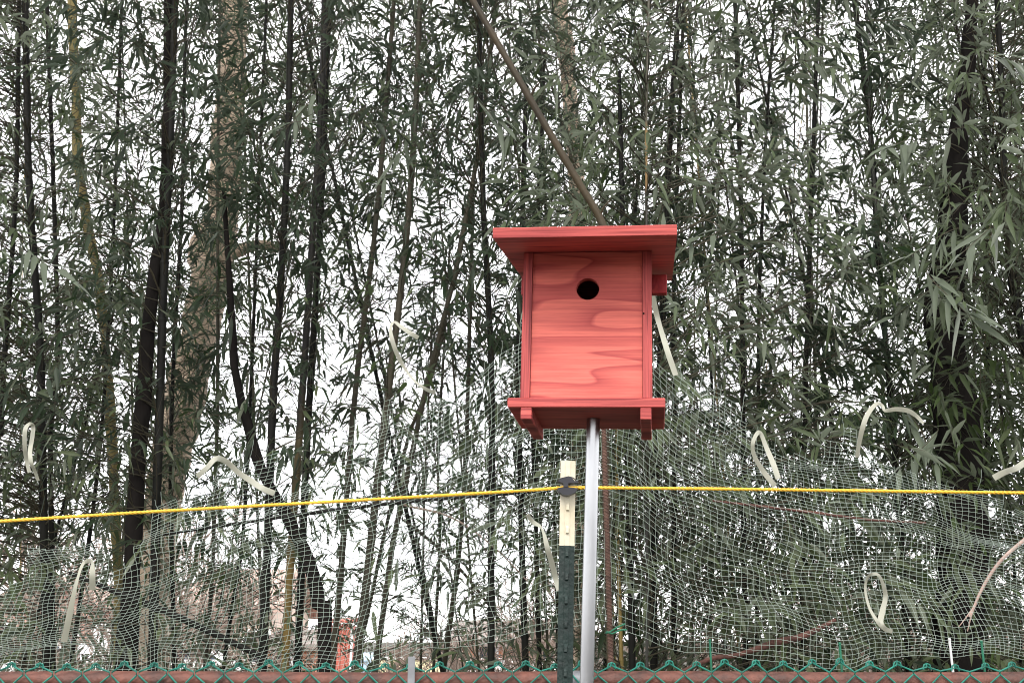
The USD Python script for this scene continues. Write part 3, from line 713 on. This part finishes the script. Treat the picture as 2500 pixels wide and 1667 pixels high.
# larger near leaves that hang towards the camera, leaf by leaf
BIG = [(2262, 660, 3.3, 13, 1.25, 'leaf_glaucous', (0.2, -0.4, -0.6)), (2330, 560, 3.35, 10, 1.2, 'leaf_glaucous', (-0.6, -0.3, -0.4)), (2240, 340, 3.4, 9, 1.2, 'leaf_glaucous', (-0.5, -0.4, -0.3)),
       (2300, 690, 3.45, 11, 1.15, 'leaf_glaucous', (-0.7, -0.2, -0.5)), (2110, 520, 3.5, 9, 1.1, 'leaf_glaucous', (-0.4, -0.4, -0.7)), (2400, 130, 3.4, 12, 1.2, 'leaf_glaucous', (0.4, -0.4, -0.4)),
       (2440, 540, 3.3, 10, 1.2, 'leaf_glaucous', (-0.6, -0.3, -0.5)), (2050, 60, 3.5, 8, 1.1, 'leaf_glaucous', (0.5, -0.4, -0.2)), (2290, 1050, 3.4, 8, 1.1, 'leaf_glaucous', (-0.6, -0.3, -0.5)),
       (770, 230, 3.5, 8, 1.1, 'leaf_glaucous', (-0.4, -0.3, -0.8)), (40, 590, 3.4, 8, 1.3, 'leaf_glaucous', (0.7, -0.3, -0.5)),
       (1150, 230, 3.4, 8, 1.2, 'leaf_glaucous', (0.5, -0.3, -0.7)), (1000, 330, 3.6, 8, 1.1, 'leaf_glaucous', (-0.3, -0.3, -0.8)),
       (1760, 560, 3.4, 8, 1.15, 'leaf_glaucous', (-0.7, -0.3, -0.4)), (1700, 1060, 3.3, 6, 1.1, 'leaf_green', (0.4, -0.3, -0.6)), (2200, 1000, 3.5, 8, 1.1, 'leaf_glaucous', (0.2, -0.4, -0.7))]
for i, (px, py, Y, n, size, mt, dr) in enumerate(BIG):
    gg = np.random.default_rng(4000 + i); p = at(px, py, Y); c = nearest_cane(p, 1.6)
    if c is None:
        continue
    d0 = np.array(dr, float); d0 /= np.linalg.norm(d0)
    a = axis_at(c, p[2] + 0.05)
    ln = np.linalg.norm(p - a)
    line = smooth_line([a, (a + p) / 2 + np.array([0, 0, 0.06]), p, p + d0 * 0.2 * size], 0.03)
    obj('branch', tube(line - c.o, np.linspace(0.003, 0.001, len(line)), 5), 'cane_mid', c.thing, smooth=True)
    for j in range(n):
        u = j / max(n - 1, 1); b = p + d0 * 0.2 * size * u
        side = gg.normal(0, 1, 3); side -= d0 * (side @ d0); side /= np.linalg.norm(side)
        dd = d0 * gg.uniform(0.5, 1.1) + side * gg.uniform(0.3, 0.7) + np.array([0, 0, -0.25])
        Lf = 0.108 * size * gg.uniform(0.75, 1.15)
        while (b + dd / np.linalg.norm(dd) * Lf)[1] < 3.0:
            dd[1] += 0.2
        lm = leaf_mesh((b - c.o)[None], dd[None], (np.array([0, -0.4, 1.0]) + gg.normal(0, 0.4, 3))[None], np.array([Lf]), np.array([0.0165 * size]), np.array([gg.uniform(0.1, 0.4)]))
        obj('leaf', lm, mt, c.thing, smooth=True)

# ------------------------------------------------------------------ fallen and leaning canes, twigs, rusty bar
def stick(name, label, cat_, P, Y, w, mt, nodes=True, seed=0, dys=None, n=10):
    pts = np.array([at(x, y, Y + (0 if dys is None else dys[i])) for i, (x, y) in enumerate(P)])
    L = smooth_line(pts, 0.02); s = np.concatenate([[0], np.cumsum(np.linalg.norm(np.diff(L, axis=0), axis=1))])
    r = np.interp(s / s[-1], np.linspace(0, 1, len(w)), np.array(w)) * Y / F_PX / 2
    if nodes:
        for k in np.arange(0.09 + 0.03 * seed, s[-1], 0.235):
            r = r * (1 + 0.16 * np.exp(-((s - k) / 0.010) ** 2))
    base = L[0].copy()
    t = thing(name, label, cat_, base)
    obj('stem', tube(L - base, r, n), mt, t, smooth=True)
    return t, L, base


lean, LL, lb = stick('leaning_cane', 'long olive brown bare cane slanting down behind the red roof', 'cane', [(1075, -130), (1153, 0), (1255, 175), (1345, 330), (1415, 450), (1470, 545), (1490, 640), (1482, 800), (1478, 1100), (1484, 1400), (1490, 1700), (1490, 3000)], 3.0, [16, 18, 19, 20, 19, 19, 19, 16, 14, 14, 14, 14], 'cane_olive', seed=1)
for k in (30, 52, 78):
    b = LL[k] - lb
    obj('side_stub', tube(np.array([b, b + [0.012, -0.01, 0.03], b + [0.03, -0.012, 0.05]]), [0.004, 0.003, 0.002], 6), 'cane_olive', lean, smooth=True)
stick('fallen_cane', 'broken dark cane lying slanted across the lower left gap', 'cane', [(170, 1398), (296, 1449), (403, 1491), (520, 1545), (640, 1602)], 3.5, [10, 13, 16, 15, 13], 'cane_dark', seed=2)
stick('fallen_cane', 'long thin dark cane lying almost level below the yellow rope', 'cane', [(395, 1305), (560, 1280), (760, 1252), (960, 1228), (1150, 1212), (1345, 1196)], 3.0, [6, 8, 9, 9, 8, 7], 'cane_dark', seed=3)
stick('fallen_cane', 'thin reddish brown cane lying behind the netting below the rope at the right', 'cane', [(1740, 1222), (1860, 1236), (1980, 1250), (2120, 1268), (2260, 1276)], 3.2, [5, 7, 7, 6, 5], 'bark_red', seed=1)
stick('fallen_branch', 'crooked reddish fallen branch low behind the netting at the right', 'branch', [(1660, 1640), (1740, 1606), (1800, 1598), (1900, 1566), (1960, 1552), (2040, 1512)], 3.3, [8, 11, 12, 18, 15, 8], 'bark_red', nodes=False)
tw_, L_, b_ = stick('bare_twig', 'pale pinkish bare twig arching in from the right edge', 'twig', [(2620, 1225), (2500, 1318), (2440, 1372), (2400, 1432), (2378, 1480), (2366, 1505)], 2.95, [11, 10, 9, 8, 7, 4], 'twig_pale', nodes=False)
for q in ([(2384, 1470), (2372, 1500), (2362, 1540)], [(2378, 1480), (2362, 1502), (2340, 1530)]):
    pts = np.array([at(x, y, 2.95) for x, y in q]) - b_
    obj('side_shoot', tube(smooth_line(pts, 0.02), np.linspace(0.0025, 0.001, len(smooth_line(pts, 0.02))), 5), 'twig_pale', tw_, smooth=True)
stick('bare_twig', 'thin pale stick leaning in the bright gap right of the ribbon on the lower left', 'twig', [(1290, 1420), (1200, 1330), (1100, 1262), (985, 1232)], 3.6, [3, 4, 5, 6], 'bare_twig', nodes=False)
stick('fallen_cane', 'thin dark cane slanting across the bright gap left of the green post', 'cane', [(985, 1268), (1080, 1345), (1150, 1420), (1230, 1525)], 4.6, [8, 8, 7, 6], 'cane_mid', seed=2)

# rusty reinforcing bar, with slanted ribs
P0, P1 = at(1462, 655, 2.83), at(1493, 1667, 2.83)
down = P1 + (P1 - P0) / (P0[2] - P1[2]) * (P1[2] + 0.1)
rb = thing('rusty_bar', 'rusty ribbed reinforcing bar standing right behind the silver pole', 'bar', down)
obj('bar', tube(smooth_line([down - down, P0 - down], 0.05), 0.0062, 10), 'rebar_rust', rb, smooth=True)
ax = (P0 - down); Lr = np.linalg.norm(ax); ax /= Lr; e1 = np.cross(ax, [0, 1, 0]); e1 /= np.linalg.norm(e1); e2 = np.cross(ax, e1)
ribs = []
for s_ in np.arange(0.9, Lr - 0.01, 0.0085):
    a = np.linspace(0, 2 * np.pi, 13)
    ring = ax * s_ + (e1[None] * np.cos(a)[:, None] + e2[None] * np.sin(a)[:, None]) * 0.0065 + ax[None] * (np.cos(a) * 0.004)[:, None]
    ribs.append(tube(ring, 0.0014, 4, False))
obj('ribbing', cat(ribs), 'rebar_rust', rb, smooth=True, kind='stuff')
for q in ([(1478, 1545), (1490, 1541), (1508, 1530), (1526, 1522)], [(1480, 1540), (1494, 1546), (1512, 1538), (1530, 1536)]):
    pts = np.array([at(x, y, 2.815) for x, y in q])
    o = obj('plant_tie', tube(smooth_line(pts, 0.01), 0.0022, 6), 'stake_green', smooth=True)
    tag(o, 'green twist tie round the rusty bar just above the fence' if q[0][1] == 1545 else 'second green twist tie with a straighter tail on the rusty bar', 'tie')

# ------------------------------------------------------------------ chain-link fence with its rail
FY = 2.78
zr = at(1250, 1660, FY)[2]; RR = 0.0205
fence = thing('chain_link_fence', 'green wire chain-link fence on a rusty brown top rail along the bottom edge', 'fence', (0, FY, 0))
xs = np.linspace(-2.4, 2.4, 140)
xg = 1404
SL0, SL1 = at(1388, 1663, FY)[0], at(1420, 1663, FY)[0]
for a, b in ((-2.4, SL0 - 0.001), (SL1 + 0.001, 2.4)):
    q = np.linspace(a, b, 80); zz = zr + 0.0015 * np.sin(q * 5)
    obj('top_rail', tube(np.stack([q, 0 * q, zz], 1), RR, 24), 'rail_rust', fence, smooth=40)
q = np.linspace(SL0, SL1, 4); obj('rail_sleeve', tube(np.stack([q, 0 * q, 0 * q + zr], 1), RR + 0.0022, 24), 'rail_grey', fence, smooth=40)
for x in (-2.1, 2.2):
    obj('fence_post', tube(np.array([[x, 0.055, -0.3], [x, 0.055, zr + 0.01]]), 0.03, 20), 'rail_rust', fence, smooth=40)
pz = 0.0342; nrow = 42
ypk = {0: 0.0}
gw = np.random.default_rng(5)
x00 = at(24, 1647, FY - 0.026)[0]
rowz = [zr + 0.039, zr + 0.0165] + [zr + 0.0165 - 0.0345 * k for k in range(1, nrow)]
kk0 = -int((x00 + 2.3) / pz); kk0 -= kk0 % 2
jit = {k: (gw.normal(0, 0.0025), gw.normal(0, 0.003)) for k in range(kk0 - 2, kk0 + 150)}
for k in range(kk0, kk0 + 136):
    pts = []
    for r in range(nrow):
        right = (r + k) % 2 == 1                     # at odd rows the nodes lie at x00 + even multiples
        m = k + 1 if right else k
        jx, jz = jit.get(m, (0, 0)) if r < 2 else (0, 0)
        x = x00 + pz * (m + 0.0) + jx; z = rowz[r] + (jz if r == 0 else jz * 0.4)
        y = -0.0265 + (-0.0022 if right else 0.0022)
        off = 0.0018 if not right else -0.0018
        if r == 0:
            sgn = 1 if right else -1                 # the cut end bends over its neighbour and hooks down
            pts += [[x + sgn * 0.010, y + 0.004 * sgn, z - 0.010], [x + sgn * 0.007, y + 0.003 * sgn, z + 0.001], [x, y, z + 0.004]]
        pts += [[x + off, y, z + (0.004 if r else -0.002)], [x + off, y, z - 0.004]]
    pts = np.array(pts)
    if pts[:, 0].max() > 2.35:
        break
    obj('wire', tube(pts, 0.0022, 6), 'wire_green', fence, smooth=True)

# flat grey strap standing at the rail, green stakes, white stake
p0 = at(1005, 1602, FY - 0.04); w = 0.0085
st = obj('metal_strap', board(p0[0] - w, p0[0] + w, FY - 0.0405, FY - 0.0365, 0.0, p0[2], 0.0008), 'rail_grey')
tag(st, 'flat grey metal strap standing upright in front of the brown fence rail', 'metal strap')
for (px, py, mt, lab, rr) in ((1733, 1562, 'stake_green', 'thin green stake poking above the fence right of the rusty bar', 0.0026), (2050, 1570, 'stake_green', 'thin green stake poking above the fence below the looped lower ribbon', 0.003),
                              (2396, 1566, 'stake_green', 'thin green stake poking above the fence nearest the right edge', 0.003), (2318, 1560, 'white_plastic', 'thin white stake poking above the fence at the right', 0.003)):
    a = at(px, py, FY + 0.045)
    s_ = thing('garden_stake', lab, 'stake', (a[0], a[1], 0))
    obj('rod', tube(smooth_line([(0, 0, -0.1), (0.004, 0, 0.8), (0, 0, a[2])], 0.05), rr, 8), mt, s_, smooth=True)
    obj('tip', trimesh.creation.icosphere(2, rr * 1.25).apply_translation([0, 0, a[2]]), mt, s_, smooth=True)

# ------------------------------------------------------------------ netting
NY = 2.875
top = [(-160, 1270), (0, 1240), (200, 1205), (330, 1160), (480, 1085), (600, 1030), (740, 975), (900, 930), (1050, 880), (1140, 800), (1220, 705), (1300, 662), (1440, 640), (1560, 664), (1640, 770), (1735, 885), (1850, 945), (2000, 990), (2150, 1030), (2330, 1085), (2500, 1130), (2660, 1160)]
bot = [(-160, 1690), (0, 1690), (300, 1680), (600, 1670), (850, 1640), (1100, 1590), (1300, 1545), (1420, 1525), (1500, 1508), (1600, 1545), (1700, 1588), (1850, 1615), (2050, 1622), (2250, 1612), (2400, 1606), (2660, 1615)]
tX = np.array([at(x, y, NY)[[0, 2]] for x, y in top]); bX = np.array([at(x, y, NY)[[0, 2]] for x, y in bot])
CELLN = 0.0160
xs = np.arange(max(tX[0, 0], bX[0, 0]), min(tX[-1, 0], bX[-1, 0]), CELLN)
hh = xs
NV = 62
vv = np.linspace(0, 1, NV + 1)
VV, XX = np.meshgrid(vv, xs, indexing='ij')
zb = np.interp(XX, bX[:, 0], bX[:, 1]) + 0.05 * (meshkit.fbm(np.stack([XX * 5, 0 * XX, 0 * XX], -1), 3, 19) - 0.5); zt = np.interp(XX, tX[:, 0], tX[:, 1])
P3 = np.stack([XX * 2.2, VV * 3.0, 0 * XX], -1)
ZZ = zb + (zt - zb) * VV
dx = 0.16 * (meshkit.fbm(P3 + 3.1, 3, 11) - 0.5) + 0.03 * (meshkit.fbm(P3 * 3 + 7, 2, 12) - 0.5)
dz = 0.10 * (meshkit.fbm(P3 * 1.2 + 5.7, 3, 13) - 0.5) + 0.03 * (meshkit.fbm(P3 * 3.3, 2, 17) - 0.5)
fold = 0.16 * (meshkit.fbm(np.stack([XX * 3.1 + VV * 1.0, VV * 2.0, 0 * XX], -1), 3, 14) - 0.5) + 0.012 * np.sin(XX * 26 + 5 * VV + 2 * dz * 30)
edge = np.clip(np.minimum(VV, 1 - VV) * 8, 0.15, 1)
NX_, NZ_ = XX + dx * 0.8, ZZ + dz * edge
NYY = NY + np.clip(fold, -0.035, 0.12)
G = np.stack([NX_, NYY, NZ_], -1)
rn = np.random.default_rng(31)
threads = []
RT = 0.00050
nh = G.shape[1]
topend = NV - (22 * np.clip(meshkit.fbm(np.stack([xs * 9.0, 0 * xs, 0 * xs + 9], -1), 3, 23) - 0.2, 0, 1) * np.where(xs < -0.15, 1.7, 0.75) + rn.uniform(0, 7, nh)).astype(int)
for i in range(G.shape[0]):
    on = i <= topend
    st = 0
    for j in range(1, nh + 1):
        if j == nh or on[j] != on[st]:
            if on[st] and j - st > 2:
                threads.append(tube(G[i, st:j], RT, 3, False))
            st = j
for j in range(nh):
    threads.append(tube(G[:topend[j] + 1, j], RT, 3, False))
net = obj('netting', cat(threads), 'net_thread', smooth=True)
tag(net, 'pale green garden netting draped in a peak behind the red box', 'netting')

# ------------------------------------------------------------------ ribbons tied to the netting


def ribbon(label, P, w=14, Y=2.80, twist=0.0, seed=0, tap=None):
    g = np.random.default_rng(seed + 70)
    pts = np.array([at(x, y, Y + 0.02 * math.sin(i * 1.3 + seed)) for i, (x, y) in enumerate(P)])
    L = smooth_line(pts, 0.008); m = len(L)
    t = np.gradient(L, axis=0); t /= np.linalg.norm(t, axis=1, keepdims=True)
    view = np.array([0, 1.0, 0.1]); s = np.cross(t, view); s /= np.linalg.norm(s, axis=1, keepdims=True)
    nrm = np.cross(s, t)
    u = np.linspace(0, 1, m)
    a = twist * np.sin(u * 5 + seed) + 0.35 * np.sin(u * 9 + seed * 2.1)
    hw = np.interp(u, np.linspace(0, 1, len(tap)), tap) if tap else np.ones(m)
    hw = hw * w * Y / F_PX / 2
    side = s * np.cos(a)[:, None] + nrm * np.sin(a)[:, None]; nn = np.cross(side, t)
    th = 0.0003
    curl = 0.12
    V = np.stack([L + side * hw[:, None] + nn * (hw * curl)[:, None] + nn * th, L + nn * th, L - side * hw[:, None] + nn * (hw * curl)[:, None] + nn * th,
                  L - side * hw[:, None] + nn * (hw * curl)[:, None] - nn * th, L - nn * th, L + side * hw[:, None] + nn * (hw * curl)[:, None] - nn * th], 1)
    i = np.arange(m - 1)[:, None] * 6; j = np.arange(6)[None]; k = (j + 1) % 6
    q = np.stack([i + j, i + k, i + 6 + k, i + 6 + j], -1).reshape(-1, 4)
    e = [[0, 3, 1], [1, 3, 4], [0, 5, 3]]
    f = np.vstack([q[:, [0, 1, 2]], q[:, [0, 2, 3]], [[0, 1, 4], [0, 4, 5], [1, 2, 3], [1, 3, 4]], (m - 1) * 6 + np.array([[4, 1, 0], [5, 4, 0], [3, 2, 1], [4, 3, 1]])])
    o = obj('ribbon', (V.reshape(-1, 3), f), 'ribbon', smooth=35)
    tag(o, label, 'ribbon')


def cr(sc, ox, oy, L):
    return [(ox + sc * x, oy + sc * y) for x, y in L]


ribbon('narrow cream ribbon looped double near the left edge above the rope', cr(.4016, 0, 970, [(178, 455), (160, 380), (150, 300), (152, 200), (175, 162), (200, 175), (196, 240), (182, 330), (190, 400), (212, 450), (230, 505)]), 10, seed=1)
ribbon('long cream ribbon hanging as a fork below the rope at the left', cr(.4016, 0, 970, [(388, 1485), (420, 1330), (455, 1160), (490, 1040), (515, 1000), (545, 992), (558, 1010), (560, 1080), (562, 1170)]), 14.5, seed=2, tap=[1, 1, 1, .8, .45, .6, .9, 1, 1])
ribbon('cream ribbon bent like a roof just above the rope left of centre', [(481, 1163), (505, 1141), (527, 1119), (553, 1127), (580, 1152), (612, 1173), (638, 1190), (670, 1204)], 14, seed=3)
ribbon('long thin cream ribbon curling high left of the red box', cr(.1658, 930, 740, [(550, 512), (430, 440), (300, 350), (200, 278), (145, 340), (150, 480), (210, 680), (300, 870), (400, 1030), (500, 1150), (600, 1225), (700, 1285), (800, 1320)]), 11, seed=4, tap=[1, 1, .9, .7, .7, 1, 1, 1, .7, .5, .5, .8, 1])
ribbon('straight cream ribbon hanging against the right side of the red box', [(1590, 712), (1598, 745), (1606, 778), (1619, 822), (1632, 865), (1650, 916)], 14, seed=5, Y=2.78)
ribbon('twisted cream ribbon hanging beside the green post', [(1287, 1256), (1302, 1274), (1318, 1284), (1328, 1302), (1336, 1336), (1347, 1373), (1357, 1412), (1364, 1440)], 13, seed=6, tap=[.7, 1, .4, .8, 1, 1, 1, 1], twist=0.5)
ribbon('cream ribbon standing in a pointed loop on the rope right of the pole', [(1892, 1186), (1863, 1149), (1842, 1112), (1838, 1083), (1847, 1060), (1857, 1057), (1871, 1091), (1888, 1132), (1900, 1168)], 13, seed=7, tap=[1, 1, 1, .8, .7, .9, 1, 1, 1])
ribbon('cream ribbon arched like a hook high at the right', [(2093, 1116), (2097, 1087), (2107, 1041), (2120, 1008), (2141, 985), (2155, 991), (2161, 1002), (2186, 999), (2215, 1002), (2236, 1014), (2255, 1033)], 12, seed=8, tap=[1, 1, 1, 1, .9, .8, .6, .9, 1, .9, .7])
ribbon('cream ribbon in a long open loop low at the right', cr(.4145, 1780, 950, [(962, 1425), (920, 1410), (892, 1370), (905, 1300), (922, 1220), (908, 1150), (882, 1095), (850, 1086), (815, 1108), (803, 1180), (825, 1280), (870, 1360), (905, 1408)]), 11, seed=9, tap=[.9, 1, 1.2, 1.2, 1, 1, .8, .6, .5, .6, .7, .8, .8])
ribbon('cream ribbon reaching in from the right edge above the rope', cr(.4145, 1780, 950, [(1558, 522), (1620, 490), (1690, 465), (1740, 432), (1830, 380)]), 15, seed=10)

# ------------------------------------------------------------------ steel post with its cream top, rope holder, rope
TY = 2.62
Pt, Pm, Pb = at(1387, 1125, TY), at(1383.5, 1332, TY), at(1379, 1667, TY)
axp = Pt - Pb; axp /= np.linalg.norm(axp)
gb = Pb - axp * (Pb[2] + 0.3)
ex = np.array([1.0, 0, 0]) - axp * axp[0]; ex /= np.linalg.norm(ex); ey = np.cross(axp, ex)
M = np.eye(4); M[:3, 0], M[:3, 1], M[:3, 2], M[:3, 3] = ex, ey, axp, gb
tp = thing('steel_post', 'dark green studded steel post with a cream painted top', 'post', M=M)
H = np.linalg.norm(Pt - gb); Hm = np.linalg.norm(Pm - gb); hw = 0.0178
sec = Polygon([(-hw, 0), (-hw, -0.003), (-0.006, -0.0052), (-0.0055, -0.0075), (0.0055, -0.0075), (0.006, -0.0052), (hw, -0.003), (hw, 0), (0.003, 0.002), (0.0025, 0.03), (-0.0025, 0.03), (-0.003, 0.002)])


def extr(z0, z1, s=1.0):
    m = trimesh.creation.extrude_polygon(sec, z1 - z0, engine='earcut'); m.apply_translation([0, 0, z0]); return m


obj('shaft', extr(0, Hm), 'post_green', tp)
obj('painted_top', cat([extr(Hm + 0.0002, H)]), 'post_cream', tp, label='cream painted top end of the post')
zs_ = 0.6
while zs_ < H - 0.02:
    sd = trimesh.convex.convex_hull(np.array([(-0.0035, -0.007, zs_), (0.0035, -0.007, zs_), (-0.003, -0.0135, zs_ + 0.003), (0.003, -0.0135, zs_ + 0.003), (-0.003, -0.0125, zs_ + 0.014), (0.003, -0.0125, zs_ + 0.014), (-0.0028, -0.007, zs_ + 0.020), (0.0028, -0.007, zs_ + 0.020)]))
    obj('stud', sd, 'post_cream' if zs_ > Hm else 'post_green', tp)
    zs_ += 0.0535
# black holder
hc = 0.0829


def hold(L):
    q = [at(1340 + hc * x, 1110 + hc * y, TY) for x, y in L]
    return Polygon([(a[0], a[2]) for a in q])


hd = thing('rope_holder', 'black plastic rope holder strapped round the cream post top', 'rope holder', (0, 0, 0))
obj('upper_jaw', prism_y(hold([(235, 830), (330, 745), (430, 718), (565, 688), (650, 725), (745, 835), (830, 800), (850, 880), (560, 892), (400, 892)]), TY - 0.034, TY - 0.0075), 'black_plastic', hd)
obj('lower_jaw', prism_y(hold([(230, 1035), (275, 1130), (400, 1230), (505, 1248), (620, 1222), (765, 1150), (840, 1040), (560, 1008), (400, 1008)]), TY - 0.034, TY - 0.0075), 'black_plastic', hd)
obj('waist', prism_y(hold([(405, 893), (555, 893), (540, 950), (555, 1007), (405, 1007), (420, 950)]), TY - 0.036, TY - 0.0075), 'black_plastic', hd)
pts = np.array([at(1340 + hc * x, 1110 + hc * y, TY - 0.02) for x, y in [(555, 700), (640, 655), (735, 690), (795, 770), (780, 850)]])
obj('wire_loop', tube(smooth_line(pts, 0.003), 0.0013, 6), 'black_plastic', hd, smooth=True)
# rope of three twisted strands
RY = TY - 0.0235
rp = smooth_line([at(x, y, RY) for x, y in [(-420, 1296), (-60, 1275), (0, 1272), (400, 1247), (850, 1222), (1250, 1199), (1362, 1191), (1374, 1189.5), (1388, 1189.5), (1400, 1190), (1650, 1192), (2050, 1197), (2500, 1203), (2900, 1208)]], 0.006)
tt, u, w = frames(rp); s = np.concatenate([[0], np.cumsum(np.linalg.norm(np.diff(rp, axis=0), axis=1))])
strands = []
for k in range(3):
    a = s / 0.030 * 2 * np.pi + k * 2 * np.pi / 3
    strands.append(tube(rp + 0.0021 * (u * np.cos(a)[:, None] + w * np.sin(a)[:, None]), 0.0024, 6))
tag(obj('rope', cat(strands), 'rope_yellow', smooth=True), 'yellow twisted rope stretched across the whole view', 'rope')

# ------------------------------------------------------------------ nest box and its pole
cyw, syw = math.cos(-0.1229), math.sin(-0.1229); crl, srl = math.cos(0.0294), math.sin(0.0294); ct, sn = math.cos(0.0189), math.sin(0.0189)
Rz = np.array([[cyw, -syw, 0], [syw, cyw, 0], [0, 0, 1]]); Ry = np.array([[crl, 0, srl], [0, 1, 0], [-srl, 0, crl]]); Rx = np.array([[1, 0, 0], [0, ct, -sn], [0, sn, ct]])
M = np.eye(4); M[:3, :3] = Rz @ Ry.T.T @ Rx if False else None if False else Rz @ Ry @ Rx; M[:3, 3] = [0.0994, 1.4547, 1.9127]
BOX_M = M
nb = thing('nest_box', 'red stained wooden nest box with a round entrance hole on a silver pole', 'birdhouse', M=M)
W2, h, sl = 0.089, 0.2076, 0.1561
tsd = 0.0125; D = 0.150


def roofz(y):
    return h + sl * y


for sx in (-1, 1):
    x0, x1 = (-W2, -W2 + tsd) if sx < 0 else (W2 - tsd, W2)
    pl = Polygon([(0, 0), (D, 0), (D, roofz(D)), (0, roofz(0))])
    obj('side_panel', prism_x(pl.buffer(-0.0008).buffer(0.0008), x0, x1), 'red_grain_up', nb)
fp = sbox(-W2 + tsd + 0.0006, 0.0003, W2 - tsd - 0.0006, roofz(0.004) - 0.0003)
hole = Point(0.001, 0.1545).buffer(0.0158, 40)
obj('front_panel', prism_y(fp.difference(hole), 0.0035, 0.0155), 'red_panel', nb)
rim = []
obj('back_panel', prism_y(sbox(-W2 + tsd + 0.0006, 0.0003, W2 - tsd - 0.0006, roofz(D - 0.014) - 0.0005), D - 0.013, D - 0.001), 'red_grain_across', nb)
obj('floor', board(-0.106, 0.106, -0.002, 0.166, -0.0130, -0.0003, 0.0009), 'red_grain_across', nb)
for x in (-0.0803, 0.0803):
    obj('runner', board(x - 0.0074, x + 0.0074, -0.0015, 0.164, -0.0293, -0.0133, 0.0009), 'red_grain_across', nb)
rp_ = [(-0.105, roofz(-0.105)), (0.272, roofz(0.272))]
nrm = np.array([-sl, 1]) / math.hypot(1, sl) * 0.0138
pl = Polygon([rp_[0], rp_[1], (rp_[1][0] + nrm[0], rp_[1][1] + nrm[1]), (rp_[0][0] + nrm[0], rp_[0][1] + nrm[1])]).buffer(-0.0009).buffer(0.0009)
pl = Polygon([(a, b + 0.0005) for a, b in pl.exterior.coords])
obj('roof', prism_x(pl, 0.0019 - 0.1197, 0.0019 + 0.1197), 'red_grain_across', nb)
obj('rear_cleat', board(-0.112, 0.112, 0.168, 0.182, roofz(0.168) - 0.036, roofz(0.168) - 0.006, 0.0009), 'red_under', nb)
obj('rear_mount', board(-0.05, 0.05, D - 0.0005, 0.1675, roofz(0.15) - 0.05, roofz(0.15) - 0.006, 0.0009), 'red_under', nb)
for x, z in ((W2 - 0.0112, 0.1175),):
    n_ = trimesh.creation.cylinder(0.0013, 0.0006, sections=12); n_.apply_transform(trimesh.transformations.rotation_matrix(np.pi / 2, [1, 0, 0])); n_.apply_translation([x, -0.0002, z])
    obj('nail_head', n_, 'bark_dark', nb)
ptop = (BOX_M @ np.array([0.006, 0.082, -0.0134, 1.0]))[:3]
pbot = at(1432.5, 1667, ptop[1] + 0.012)
dirp = (pbot - ptop) / (ptop[2] - pbot[2])
pg = ptop + dirp * (ptop[2] + 0.25)
po = thing('metal_pole', 'bright galvanised metal pole carrying the red nest box', 'pole', pg)
obj('conduit', tube(smooth_line([pg - pg, ptop - pg], 0.1), 0.0094, 28, False), 'galvanised', po, smooth=True)
obj('flange', cat([shift(trimesh.creation.cylinder(0.0094, 0.001, sections=28), ptop - pg - [0, 0, 0.0012])]), 'galvanised', po)
import sys
print('canes', len(CANES), 'leaves', nleaf, 'tries', tries, 'need left', float(np.clip(TAU - have, 0, None).sum()))
